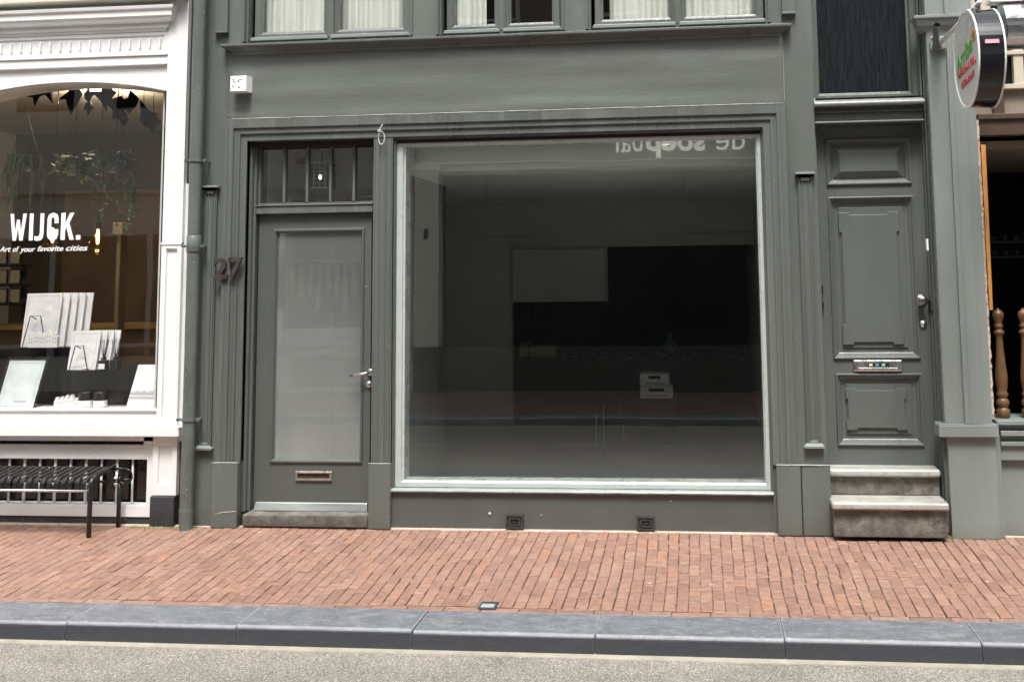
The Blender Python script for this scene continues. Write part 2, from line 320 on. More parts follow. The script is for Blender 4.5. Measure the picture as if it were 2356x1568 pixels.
def kerb_mat():
    m, n, b = base_mat('blue_grey_kerbstone'); N = n.nodes.new; L = n.links.new; g = N('ShaderNodeNewGeometry')
    mp = N('ShaderNodeMapping'); mp.inputs['Scale'].default_value = (.5, 1, 2); L(g.outputs['Position'], mp.inputs[0])
    nz = N('ShaderNodeTexNoise'); nz.inputs['Scale'].default_value = 16; nz.inputs['Detail'].default_value = 12; nz.inputs['Roughness'].default_value = .78; nz.inputs['Distortion'].default_value = .2; L(mp.outputs[0], nz.inputs['Vector'])
    cr = N('ShaderNodeValToRGB'); L(nz.outputs[0], cr.inputs[0]); e = cr.color_ramp.elements
    e[0].position = .28; e[0].color = (.075, .082, .095, 1); e[1].position = .76; e[1].color = (.26, .275, .30, 1); x = e.new(.5); x.color = (.135, .144, .160, 1)
    # pale scuffs
    m2 = N('ShaderNodeMapping'); m2.inputs['Scale'].default_value = (1, 4, 4); m2.inputs['Rotation'].default_value = (0, 0, .5); L(g.outputs['Position'], m2.inputs[0])
    w2 = N('ShaderNodeTexNoise'); w2.inputs['Scale'].default_value = 18; w2.inputs['Detail'].default_value = 6; w2.inputs['Distortion'].default_value = 2; L(m2.outputs[0], w2.inputs['Vector'])
    r = N('ShaderNodeMapRange'); L(w2.outputs[0], r.inputs[0]); r.inputs[1].default_value = .60; r.inputs[2].default_value = .66; r.inputs[4].default_value = .55
    mx = N('ShaderNodeMix'); mx.data_type = 'RGBA'; L(r.outputs[0], mx.inputs[0]); L(cr.outputs[0], mx.inputs[6]); mx.inputs[7].default_value = (.50, .51, .53, 1)
    # dark vertical front face: tyre scuffing plus its overcast shade put into colour
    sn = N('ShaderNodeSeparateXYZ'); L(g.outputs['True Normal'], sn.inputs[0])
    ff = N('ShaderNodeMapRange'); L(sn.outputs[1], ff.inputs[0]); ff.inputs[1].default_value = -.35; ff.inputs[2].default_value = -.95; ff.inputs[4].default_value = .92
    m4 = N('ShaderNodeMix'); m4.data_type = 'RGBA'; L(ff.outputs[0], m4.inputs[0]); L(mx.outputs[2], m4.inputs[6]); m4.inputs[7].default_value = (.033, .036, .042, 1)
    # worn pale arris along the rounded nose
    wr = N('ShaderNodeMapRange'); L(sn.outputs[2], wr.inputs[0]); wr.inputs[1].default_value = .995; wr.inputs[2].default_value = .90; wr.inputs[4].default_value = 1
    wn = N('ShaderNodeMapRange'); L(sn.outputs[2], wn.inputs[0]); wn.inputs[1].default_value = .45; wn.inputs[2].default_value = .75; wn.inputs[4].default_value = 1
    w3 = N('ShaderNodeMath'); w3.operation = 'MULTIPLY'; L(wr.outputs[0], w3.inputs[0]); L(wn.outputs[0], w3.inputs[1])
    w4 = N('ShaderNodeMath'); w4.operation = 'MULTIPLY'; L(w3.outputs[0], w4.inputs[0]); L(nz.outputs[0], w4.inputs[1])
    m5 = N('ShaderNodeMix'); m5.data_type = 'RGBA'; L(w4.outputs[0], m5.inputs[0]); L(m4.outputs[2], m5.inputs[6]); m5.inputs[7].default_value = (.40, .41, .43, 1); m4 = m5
    L(m4.outputs[2], b.inputs['Base Color']); b.inputs['Roughness'].default_value = .48
    bp = N('ShaderNodeBump'); bp.inputs['Strength'].default_value = .35; bp.inputs['Distance'].default_value = .01; L(nz.outputs[0], bp.inputs['Height']); L(bp.outputs[0], b.inputs['Normal'])
    return m
M['kerb'] = kerb_mat()
M['cement'] = mat('pale_cement_joint', (.42, .34, .28), .85, .25, 14, .6, 60)

# ================================================================== SETTING
ROADZ = -.092
bm = NB(); bx(bm, -40, 40, -1.62 - 40, 30, -.5, -.12); tag(obj('ground', bm, M['joint']), kind='structure')
bm = NB(); bx(bm, -16, 14, -5.47, -2.165, -.118, ROADZ); tag(obj('road', bm, M['road']), kind='structure')
bm = NB()
nseg = 160
for i in range(nseg):
    x0 = -16 + 30 * i / nseg; x1 = -16 + 30 * (i + 1) / nseg
    f = lambda x: -2.178 - .012 * noise.noise(Vector((x * 2.1, 0, 3))) - .006 * noise.noise(Vector((x * 9, 0, 8)))
    v = [bm.verts.new(p) for p in ((x0, -2.09, ROADZ + .005), (x1, -2.09, ROADZ + .005), (x1, f(x1), ROADZ + .004), (x0, f(x0), ROADZ + .004))]; bm.faces.new(v)
    u = [bm.verts.new(p) for p in ((x0, f(x0), ROADZ + .004), (x1, f(x1), ROADZ + .004), (x1, f(x1) - .003, ROADZ - .004), (x0, f(x0) - .003, ROADZ - .004))]; bm.faces.new(u)
tag(obj('gutter_strip', bm, M['gutter']), kind='structure')
bm = NB()
for (xa, xb, yc, wd_) in ((-16, 14, -3.96, .03), (-16, 14, -4.06, .015), (-16, -.95, -2.80, .025), (-.1, 14, -2.80, .025)):
    n = 60
    for i in range(n):
        x0, x1 = xa + (xb - xa) * i / n, xa + (xb - xa) * (i + 1) / n; v = [bm.verts.new(p) for p in ((x0, yc, ROADZ + .004), (x1, yc, ROADZ + .004), (x1, yc - wd_, ROADZ + .004), (x0, yc - wd_, ROADZ + .004))]; bm.faces.new(v)
tag(obj('road_seam', bm, mat('pale_road_seam', (.62, .60, .54), .6, .2, 9, .1)), kind='structure')
# kerb stones with rounded nose, joints measured about every 0.965 m
def kerb(name, ysgn, y_back, y_front, xs):
    bm = NB()
    for i, x in enumerate(xs[:-1]):
        xa, xb = x + .0018, xs[i + 1] - .0018
        dz = random.uniform(-.004, .004); rr = .030
        prof = [(y_back, -.14), (y_back, -.002 + dz), (y_back + ysgn * .01, .004 + dz)]
        for k in range(0, 7):
            a = PI / 2 * k / 6; prof.append((y_front - ysgn * rr * (1 - math.sin(a)), .006 + dz - rr * (1 - math.cos(a))))
        prof.append((y_front + ysgn * .012, -.10)); prof.append((y_front + ysgn * .012, -.14))
        cols = []
        for (xx, s) in ((xa, .003), (xa + .005, 0), (xa + .35, 0), (xb - .35, 0), (xb - .005, 0), (xb, .003)):
            cols.append([bm.verts.new((xx, y - ysgn * s * (j > 2), z - s * (j > 0) * (z > -.09))) for j, (y, z) in enumerate(prof)])
        for a, b in zip(cols, cols[1:]):
            for j in range(len(prof) - 1): bm.faces.new((a[j], b[j], b[j + 1], a[j + 1]))
        bm.faces.new(cols[0]); bm.faces.new(cols[-1][::-1])
    return tag(obj(name, bm, M['kerb'], smooth=False), kind='structure')
kx = [-3.504 + .966 * k for k in range(-12, 18)]
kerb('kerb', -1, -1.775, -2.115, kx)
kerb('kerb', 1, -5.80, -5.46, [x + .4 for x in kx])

# brick pavement: every brick a beveled block of its own inside one sheet
def brick_box(bm, cx, cy, lx, ly, rot, zt, tilt):
    b = .003; d = .02
    c, s = math.cos(rot), math.sin(rot)
    def P(u, v, z):
        x, y = u * c - v * s, u * s + v * c
        fx = 1 + .021 * (cy + y + 1.77)
        return bm.verts.new(((cx + x) * fx, cy + y, z + tilt[0] * u + tilt[1] * v))
    hx, hy = lx / 2, ly / 2
    lo = [P(u, v, zt - d) for u, v in ((-hx, -hy), (hx, -hy), (hx, hy), (-hx, hy))]
    mi = [P(u, v, zt - b) for u, v in ((-hx, -hy), (hx, -hy), (hx, hy), (-hx, hy))]
    hi = [P(u, v, zt) for u, v in ((-hx + b, -hy + b), (hx - b, -hy + b), (hx - b, hy - b), (-hx + b, hy - b))]
    bm.faces.new(hi)
    for A, B in ((lo, mi), (mi, hi)):
        for k in range(4): bm.faces.new((A[k], A[(k + 1) % 4], B[(k + 1) % 4], B[k]))
bm = NB(); rnd = random.Random(3)
W = .0695; x = -8.5
while x < 5.2:
    wv = W + rnd.uniform(-.0015, .0015)
    y = -1.698
    first = rnd.choice([.205, .205, .10, .155, .13, .18, .07])
    j = 0
    while y < -.02:
        l = first if j == 0 else (.200 if rnd.random() < .72 else rnd.choice([.1, .13, .16])) + rnd.uniform(-.004, .004)
        l = min(l, -.012 - y)
        if l < .03: break
        wob = .016 * noise.noise(Vector((x * 1.3, y * 1.5, 0))) + .004 * noise.noise(Vector((x * 5, y * 4, 4)))
        zt = .0 + .005 * noise.noise(Vector((x * 1.1, y * 1.1, 9))) + rnd.uniform(-.0016, .0016)
        gx = rnd.uniform(.0020, .0048) + (.004 if rnd.random() < .08 else 0); gy = rnd.uniform(.0045, .009) + (.006 if rnd.random() < .07 else 0)
        brick_box(bm, x + wob, y + l / 2, wv - gx, l - gy, rnd.gauss(0, .013), zt, (rnd.gauss(0, .012), rnd.gauss(0, .006)))
        y += l; j += 1
    x += wv
x = -8.5
while x < 5.2:
    l = .212 + rnd.uniform(-.004, .004)
    brick_box(bm, x + l / 2, -1.735 + rnd.uniform(-.001, .001), l - rnd.uniform(.002, .006), .061, rnd.gauss(0, .004), rnd.uniform(-.004, .001), (rnd.gauss(0, .004), rnd.gauss(0, .02)))
    x += l
tag(obj('pavement', bm, M['brick']), kind='structure')
bm = NB(); bx(bm, -9, 6, -1.776, .02, -.118, -.009); tag(obj('pavement_bed', bm, M['joint']), kind='structure')
# cement fillet where the paving meets the wall
bm = NB()
for i in range(240):
    x0 = -6.6 + 9.6 * i / 240; x1 = x0 + 9.6 / 240
    f = lambda x: -.018 - .020 * max(-.6, noise.noise(Vector((x * 3, 1, 3)))) - .006 * noise.noise(Vector((x * 17, 0, 8)))
    a = [bm.verts.new(p) for p in ((x0, .012, .008), (x1, .012, .008), (x1, f(x1), .001), (x0, f(x0), .001))]; bm.faces.new(a)
    a = [bm.verts.new(p) for p in ((x0, f(x0), .001), (x1, f(x1), .001), (x1, f(x1), -.012), (x0, f(x0), -.012))]; bm.faces.new(a)
tag(obj('pavement_edge', bm, M['cement']), kind='structure')
bm = NB(); bx(bm, -16, 14, -8.6, -5.80, -.118, .0)
tag(obj('far_pavement', bm, mat('far_pavement_brick', (.16, .105, .085), .7, .25, 12, .4, 60)), kind='structure')

# ================================================================== GREEN SHOP BUILDING
GB = thing('green_shop_building', 'grey green painted house with empty shop window, glazed door and narrow panelled door', 'building', (-1.4, 0, 0))
XL, XS0, XS1 = -3.87, .828, 1.615
TOPZ = 6.6
UW = [(-3.55, -2.185), (-2.0, -1.005), (-.845, .535)]
bm = NB()
bx(bm, XL, -3.49, 0, .3, 0, 2.885); bx(bm, .45, XS0, 0, .3, 0, 2.885)
bx(bm, XL, XS0, 0, .3, 2.885, 3.65)
prev = XL
for a, b in UW: bx(bm, prev, a, 0, .3, 3.65, 5.3); prev = b
bx(bm, prev, XS0, 0, .3, 3.65, 5.3); bx(bm, XL, XS1, 0, .3, 5.3, TOPZ)
bx(bm, XS0, XS1, 0, .3, 4.5, 5.3)
obj('wall', bm, M['green'], GB)
# bottom panel under shop window
bm = NB(); bx(bm, -2.333, .452, .012, .3, 0, .268)
obj('window_base_panel', bm, M['green_dk'], GB)
# frieze: slightly wavy painted sheet
bm = NB(); nx, nz_ = 90, 22; g = []
fx0, fx1, fz0, fz1 = -3.655, .614, 3.05, 3.60
for i in range(nx + 1):
    row = []
    for k in range(nz_ + 1):
        X = fx0 + (fx1 - fx0) * i / nx; Z = fz0 + (fz1 - fz0) * k / nz_
        e = min(1, min(i, nx - i, k, nz_ - k) / 2.)
        dy = (.010 * noise.noise(Vector((X * .45, 0, Z * 5.5))) + .004 * noise.noise(Vector((X * 1.4, 3, Z * 9)))) * e
        row.append(bm.verts.new((X, -.012 + dy, Z)))
    g.append(row)
for i in range(nx):
    for k in range(nz_): bm.faces.new((g[i][k], g[i + 1][k], g[i + 1][k + 1], g[i][k + 1]))
rim = [[g[i][0] for i in range(nx + 1)], [g[i][nz_] for i in range(nx + 1)], g[0], g[nx]]
for r in rim:
    q = [bm.verts.new((v.co.x, .002, v.co.z)) for v in r]
    for i in range(len(r) - 1): bm.faces.new((r[i], r[i + 1], q[i + 1], q[i]))
fr_o = obj('frieze', bm, M['frieze'], GB, smooth=True)
# cornice: profile swept along x with returned ends
def cornice(name, x0, x1, prof, m, parent):
    """prof: (y,z) list from wall out and back; ends returned by the same projection"""
    bm = NB(); rows = []
    for y, z in prof:
        e = -y if y < 0 else 0
        rows.append([bm.verts.new(p) for p in ((x0 - e, .001, z), (x0 - e, y, z), (x1 + e, y, z), (x1 + e, .001, z))])
    for a, b in zip(rows, rows[1:]):
        for k in range(3): bm.faces.new((a[k], a[k + 1], b[k + 1], b[k]))
    bm.faces.new(rows[0]); bm.faces.new(rows[-1][::-1])
    return obj(name, bm, m, parent, bevel=.002)
cornice('cornice', -3.60, .585, [(-.012, 3.568), (-.022, 3.580), (-.024, 3.588), (-.060, 3.606), (-.088, 3.618), (-.092, 3.624), (-.092, 3.640), (-.012, 3.655)], M['green_v'], GB)
# stepped architrave over both openings
bm = NB()
loft(bm, [(-3.655, .615, .476, 3.057, 0.001), (-3.655, .615, .476, 3.057, -.047), (-3.585, .55, .476, 2.985, -.047), (-3.585, .55, .476, 2.985, -.033),
          (-3.537, .505, .476, 2.941, -.033), (-3.537, .505, .476, 2.941, -.018), (-3.487, .451, .476, 2.888, -.018), (-3.487, .451, .476, 2.888, .16)], sides='LTR')
arch = obj('architrave', bm, M['green_v'], GB, bevel=.003)
# thin vertical beads (flutes) on the jambs
def beads(bm, xs, z0, z1, y, wd=.004, pr=.004):
    for xx in xs:
        prism(bm, [(xx - wd / 2, z0), (xx + wd / 2, z0), (xx + wd / 2, z1), (xx - wd / 2, z1)], y - pr, y + .001)
for xx, z1_, yy_ in ((-3.625, 2.99, -.047), (.583, 2.99, -.047), (-3.562, 2.95, -.033), (.528, 2.95, -.033)):
    bm = NB(); beads(bm, (xx,), .48, z1_, yy_); obj('jamb_bead', bm, M['green_v'], GB)
# middle pilaster
bm = NB(); bx(bm, -2.482, -2.331, -.012, .28, .474, 2.888); beads(bm, (-2.47, -2.435, -2.385, -2.343), .474, 2.885, -.012, .005, .005)
obj('pilaster', bm, M['green_v'], GB, bevel=.002)
bm = NB(); bx(bm, -2.496, -2.328, -.034, .28, 0, .472)
obj('plinth_block', bm, M['green'], GB, bevel=.009)
for a, b, z in ((-3.69, -3.487, .474), (.470, .640, .484), (.645, .845, .4835)):
    bm = NB(); bx(bm, a, b, -.058 if b < .8 else -.05, .0, 0, z); obj('plinth_block', bm, M['green'], GB, bevel=.009)
# fluted pilaster strips with cap and foot
def strip(x0, x1, z0, z1):
    bm = NB(); bx(bm, x0 + .018, x1 - .018, -.022, 0, z0 + .03, z1 - .03); beads(bm, [x0 + .028, x0 + .048, x1 - .048, x1 - .028], z0 + .03, z1 - .03, -.022, .006, .008)
    s = obj('pilaster_strip', bm, M['green_v'], GB, bevel=.002)
    bm = NB(); loft(bm, [(x0, x1, z1 - .022, z1, 0), (x0, x1, z1 - .012, z1, -.05), (x0 + .012, x1 - .012, z1 - .038, z1 - .01, -.05)], cap0=True, cap1=True)
    bx(bm, x0 + .04, x1 - .04, -.038, 0, z1 - .06, z1 - .038)
    obj('strip_cap', bm, M['green_lt'], s, bevel=.002)
    bm = NB()
    loft(bm, [(x0, x1, z0, z0 + .014, 0), (x0, x1, z0, z0 + .008, -.05), (x0 + .012, x1 - .012, z0 + .008, z0 + .034, -.038)], cap0=True, cap1=True)
    bx(bm, x0 + .04, x1 - .04, -.03, 0, z0 + .034, z0 + .05)
    obj('strip_foot', bm, M['green_lt'], s, bevel=.002)
strip(-3.832, -3.700, .565, 2.548); strip(.672, .812, .600, 2.55)
# small panels under the first floor pilasters
for a, b, z in ((-3.762, -3.662, 3.742), (.617, .713, 3.72)):
    bm = NB(); bx(bm, a, b, -.035, 0, z + .02, 5.3); bx(bm, a - .004, b + .004, -.045, 0, z, z + .018); obj('pilaster_panel', bm, M['green'], GB, bevel=.003)
# gap cover strip next to the drainpipe
bm = NB(); bx(bm, -3.985, XL - .0005, .02, .3, 2.57, TOPZ); obj('party_gap_cover', bm, M['gap'], GB)
bm = NB(); pts = []
for k in range(40): pts.append((-3.872 - .006 * noise.noise(Vector((0, k * .3, 1))), .62 + 1.95 * k / 39))
prism(bm, [(-3.985, .62)] + pts + [(-3.985, 2.57)], .005, .3); obj('party_gap_cover', bm, M['white'], GB, label='white painted gap cover')
bm = NB(); bx(bm, -3.985, XL - .0005, .03, .3, 0, .62); obj('party_gap_cover', bm, M['gap'], GB)

def pale_bead(pts, r=.0035, col='pale_bead'):  # pale beads: worn paint edges plus top-edge highlights put into colour
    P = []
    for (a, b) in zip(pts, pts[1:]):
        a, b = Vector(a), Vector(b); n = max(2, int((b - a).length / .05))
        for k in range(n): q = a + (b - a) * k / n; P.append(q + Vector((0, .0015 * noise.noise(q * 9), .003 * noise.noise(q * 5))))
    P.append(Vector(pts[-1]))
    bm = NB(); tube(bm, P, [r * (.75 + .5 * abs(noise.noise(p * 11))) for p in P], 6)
    obj('pale_edge_bead', bm, M[col], GB, smooth=True)
M['pale_bead'] = mat('pale_bead_paint', (.42, .44, .41), .5, .3, 30, .2)
pale_bead([(-3.60, -.047, 3.058), (.612, -.047, 3.058)])
pale_bead([(.6165, -.004, 3.06), (.6165, -.004, 3.56)], .002)
pale_bead([(-3.690, -.058, .475), (-3.49, -.058, .4745)], .004); pale_bead([(-2.494, -.034, .473), (-2.33, -.034, .473)], .004); pale_bead([(.470, -.058, .485), (.640, -.058, .485), (.646, -.056, .4845), (.845, -.05, .4845)], .004)
pale_bead([(-3.655, -.058, .10), (-3.60, -.059, .118), (-3.49, -.059, .125)], .003)
for (px, py, Y, r) in ((1803, 908, -.004, .008), (843, 659, .118, .005), (1127, 1181, .010, .012), (1245, 1184, .010, .005), (1690, 421, .05, .004), (1543, 1152, .010, .005)):
    c = at(px, py, Y); bm = NB(); lathe(bm, [(r, Y), (r * .9, Y - .004), (r * .4, Y - .006)], (c.x, 0, c.z), 'Y', 10); obj('screw_cap', bm, M['pale_bead'], GB, smooth=True)

# ---- upper windows
def upper_window(a, b, curtains, plant=False):
    wroot = None
    bm = NB(); zb, zt = 3.672, 5.3
    loft(bm, inset((a, b, zb, zt), [(0, .0), (0, -.012), (.018, -.012), (.018, .02), (.035, .02), (.035, .10)], (1, 1, 0, 1)), sides='LTR')
    xm = (a + b) / 2 + .0
    bx(bm, a + .05, b - .045, .06, .16, zb, zb + .022)
    fr = obj('window_frame', bm, M['green_v'], GB, bevel=.002)
    bm = NB()       # sashes
    for (p, q) in ((a + .06, xm - .004), (xm + .004, b - .05)):
        z0 = zb + .028
        loft(bm, [(p, q, z0, zt - .03, .16), (p, q, z0, zt - .03, .085), (p + .045, q - .045, z0 + .045, zt - .08, .085), (p + .05, q - .05, z0 + .052, zt - .085, .10), (p + .062, q - .062, z0 + .066, zt - .095, .105), (p + .062, q - .062, z0 + .066, zt - .095, .16)])
    loft(bm, [(xm - .03, xm + .03, zb + .02, zt - .03, .085), (xm - .03, xm + .03, zb + .02, zt - .03, .066), (xm - .018, xm + .018, zb + .03, zt - .03, .055)], cap1=True)
    obj('sash', bm, M['green_v'], fr, bevel=.0025)
    bm = NB()       # projecting weather bars
    for (p, q) in ((a + .045, xm - .01), (xm + .01, b - .03)):
        prism(bm, [(p, zb + .012), (q, zb + .012), (q - .008, zb + .040), (p + .008, zb + .040)], .03, .09)
    obj('window_sill', bm, M['green_lt'], fr, bevel=.004)
    bm = NB(); bx(bm, a + .08, b - .08, .125, .129, zb + .06, zt - .1); obj('pane', bm, M['glass_up'], fr)
    bm = NB()
    for (u0, u1) in curtains:
        c0 = a + (b - a) * u0; c1 = a + (b - a) * u1; n = 60; prevv = None
        for i in range(n + 1):
            X = c0 + (c1 - c0) * i / n; yy = .185 + .022 * math.sin(X * 62 + 2 * noise.noise(Vector((X * 6, 0, 0)))) + .012 * noise.noise(Vector((X * 14, 0, 4)))
            v = (bm.verts.new((X, yy, zb - .02)), bm.verts.new((X, yy, zt)))
            if prevv: bm.faces.new((prevv[0], v[0], v[1], prevv[1]))
            prevv = v
    if curtains: obj('curtain', bm, M['curtain'], fr, smooth=True)
    return fr
upper_window(*UW[0], [(.03, .48), (.5, .90)]); upper_window(*UW[1], [(.05, .36)]); upper_window(*UW[2], [(.12, .5), (.53, .97)])
bm = NB(); loft(bm, [(XL + .05, XS0 - .02, 3.60, 5.6, .3), (XL + .05, XS0 - .02, 3.60, 5.6, 3.5)], cap1=True); obj('upper_room', bm, M['brickdark'], GB)

# ---- entrance
ED = -3.436, -2.535
bm = NB()
loft(bm, [(-3.487, -2.482, .1, 2.888, .0), (-3.487, -2.482, .1, 2.888, .045), (-3.468, -2.500, .1, 2.87, .045), (-3.468, -2.5, .1, 2.87, .085), (-3.450, -2.515, .1, 2.85, .085), (-3.450, -2.515, .1, 2.85, .24)], sides='LR')
obj('door_frame', bm, M['green_v'], GB, bevel=.003)
bm = NB(); bx(bm, -3.487, -2.482, .045, .24, 2.846, 2.887); obj('door_head', bm, M['headblk'], GB)
bm = NB(); bx(bm, -3.45, -2.515, .075, .24, 2.328, 2.392); bx(bm, -3.45, -2.515, .065, .1, 2.388, 2.398); obj('transom_bar', bm, M['green_v'], GB, bevel=.004)
bm = NB(); bx(bm, -3.45, -2.515, .12, .24, 2.392, 2.414); bx(bm, -3.45, -3.432, .12, .24, 2.414, 2.84); bx(bm, -2.528, -2.515, .12, .24, 2.414, 2.84)
for X in (-3.240, -3.055, -2.868, -2.680): bx(bm, X - .010, X + .010, .115, .16, 2.414, 2.845)
tr = obj('transom_window', bm, M['green_v'], GB, bevel=.002)
bm = NB(); bx(bm, -3.435, -2.525, .145, .149, 2.405, 2.845); obj('pane', bm, M['glass_up'], tr)
# door leaf
d0, d1 = ED; gx0, gx1, gz0, gz1 = -3.287, -2.616, .472, 2.182
bm = NB()
loft(bm, [(d0, d1, .115, 2.322, .165), (d0, d1, .115, 2.322, .12), (gx0 - .028, gx1 + .028, gz0 - .028, gz1 + .028, .12), (gx0 - .024, gx1 + .024, gz0 - .024, gz1 + .024, .107), (gx0 - .010, gx1 + .010, gz0 - .010, gz1 + .010, .107), (gx0, gx1, gz0, gz1, .128), (gx0, gx1, gz0, gz1, .165)])
dr = obj('entrance_door', bm, M['green_dk'], GB, bevel=.0025)
bm = NB(); bx(bm, gx0 - .004, gx1 + .004, .134, .139, gz0 - .004, gz1 + .004); obj('door_glass', bm, M['glass_door'], dr)
bm = NB(); sx0, sx1, sz0, sz1 = -3.106, -2.822, .315, .386
loft(bm, [(sx0, sx1, sz0, sz1, .122), (sx0, sx1, sz0, sz1, .108), (sx0 + .004, sx1 - .004, sz0 + .004, sz1 - .004, .104), (sx0 + .016, sx1 - .016, sz0 + .016, sz1 - .016, .104), (sx0 + .018, sx1 - .018, sz0 + .018, sz1 - .018, .116)])
s = obj('letter_slot', bm, mat('bronze_frame', (.38, .33, .28), .35, .15, 20, .1, metal=.7), dr, bevel=.001)
bm = NB(); bx(bm, sx0 + .015, sx1 - .015, .1165, .122, sz0 + .015, sz1 - .015); obj('slot_flap', bm, M['rust'], s)
bm = NB(); prism(bm, [(d0 + .01, .098), (d1 - .004, .098), (d1 - .012, .158), (d0 + .02, .158)], .085, .12)
for v in bm.verts:
    if v.co.z > .15 and v.co.y < .1: v.co.y = .108
obj('weather_bar', bm, M['alu'], dr, bevel=.006, seg=3)
bm = NB(); c = at(850, 856, .1)
tube(bm, [(c.x, .12, c.z - .002), (c.x, .07, c.z - .002), (c.x - .03, .060, c.z - .006), (c.x - .14, .058, c.z - .022)], .0095, 12)
lathe(bm, [(.025, .119), (.026, .112), (.02, .110)], (c.x, 0, c.z - .002), 'Y', 20)
h = obj('door_handle', bm, M['steel'], dr, smooth=True)
bm = NB(); c2 = at(847, 884, .1); lathe(bm, [(.026, .119), (.027, .112), (.022, .108), (.012, .108), (.012, .100), (.010, .098)], (c2.x, 0, c2.z), 'Y', 20); obj('door_lock', bm, M['steel'], dr, smooth=True)
# doorstep
bm = NB(); bx(bm, -3.452, -2.497, -.035, .26, 0.012, .098); bmesh.ops.subdivide_edges(bm, edges=bm.edges[:], cuts=6, use_grid_fill=True)
for v in bm.verts: v.co += Vector((0, .006 * noise.noise(v.co * 6), .004 * noise.noise(v.co * 5 + Vector((3, 3, 3))))) if v.co.z > .03 else Vector()
obj('doorstep', bm, M['stone'], GB, bevel=.006)

# ---- shop window
bm = NB()
loft(bm, [(-2.331, .451, .285, 2.888, -.012), (-2.331, .451, .285, 2.888, .012), (-2.322, .442, .285, 2.88, .012), (-2.322, .442, .285, 2.88, .028), (-2.314, .434, .285, 2.872, .028), (-2.314, .434, .285, 2.872, .2)], sides='LTR')
sw = obj('shop_window', bm, M['green_v'], GB, bevel=.002)
bm = NB(); bx(bm, -2.331, .451, .030, .24, 2.848, 2.887); obj('window_head', bm, M['headblk'], sw)
bm = NB(); wf = (-2.314, .434, .292, 2.848)
loft(bm, [(wf[0], wf[1], wf[2], wf[3], .2), (wf[0], wf[1], wf[2], wf[3], .038), (wf[0] + .045, wf[1] - .026, wf[2] + .034, wf[3] - .02, .038),
          (wf[0] + .048, wf[1] - .028, wf[2] + .036, wf[3] - .022, .055), (wf[0] + .062, wf[1] - .036, wf[2] + .044, wf[3] - .03, .062), (wf[0] + .062, wf[1] - .036, wf[2] + .044, wf[3] - .03, .2)])
obj('window_frame', bm, M['pvc'], sw, bevel=.003)
bm = NB(); bx(bm, wf[0] + .05, wf[1] - .03, .074, .080, wf[2] + .035, wf[3] - .02); wg = obj('window_glass', bm, M['glass'], sw)
M['drip'] = flat('dried_drip', (.06, .06, .057), .8)
for px, ya, yb in ((1371, 949, 1025), (1388.6, 925, 985), (1389, 995, 1055), (1427, 933, 955), (1435, 975, 1003)):
    p, q = at(px, ya, .073), at(px, yb, .073); bm = NB(); bx(bm, p.x - .001, p.x + .001, .0725, .0735, q.z, p.z); obj('dried_drip', bm, M['drip'], wg)
bm = NB()
n = 120; prevv = None
for i in range(n + 1):
    X = -2.328 + 2.778 * i / n; e = .0025 * noise.noise(Vector((X * 7, 0, 2)))
    ring = [bm.verts.new(p) for p in ((X, .2, .27), (X, -.016 + e, .266 + e), (X, -.020 + e, .276 + e), (X, -.014 + e, .286 + e), (X, .036, .289), (X, .2, .291))]
    if prevv:
        for k in range(5): bm.faces.new((prevv[k], ring[k], ring[k + 1], prevv[k + 1]))
    prevv = ring
obj('window_sill', bm, mat('pale_sill_paint', (.26, .29, .27), .35, .12, 14, .2), sw)
# vents at the foot of the wall
for (a, b) in ((-1.474, -1.344), (-.523, -.396)):
    bm = NB(); z0, z1 = .014, .112
    loft(bm, [(a, b, z0, z1, .012), (a, b, z0, z1, -.012), (a + .014, b - .014, z0 + .014, z1 - .014, -.012), (a + .014, b - .014, z0 + .014, z1 - .014, .0), (a + .024, b - .024, z0 + .022, z1 - .022, .0), (a + .024, b - .024, z0 + .022, z1 - .022, -.010), (a + .034, b - .034, z0 + .03, z1 - .03, -.010), (a + .034, b - .034, z0 + .03, z1 - .03, .006)], cap1=True)
    bx(bm, a + .042, b - .042, -.008, .006, .056, .064); bx(bm, a + .004, a + .010, -.016, -.012, .04, .05); bx(bm, b - .010, b - .004, -.016, -.012, .07, .08)
    obj('wall_vent', bm, mat('vent_plastic', (.035, .038, .036), .45, .2, 30, .1), GB, bevel=.001)

# ---- side door bay
bm = NB(); L0, L1 = .842, 1.612
def P2(z0, z1, x0=.92, x1=1.53):
    return (x0, x1, z0, z1)
y0 = .15
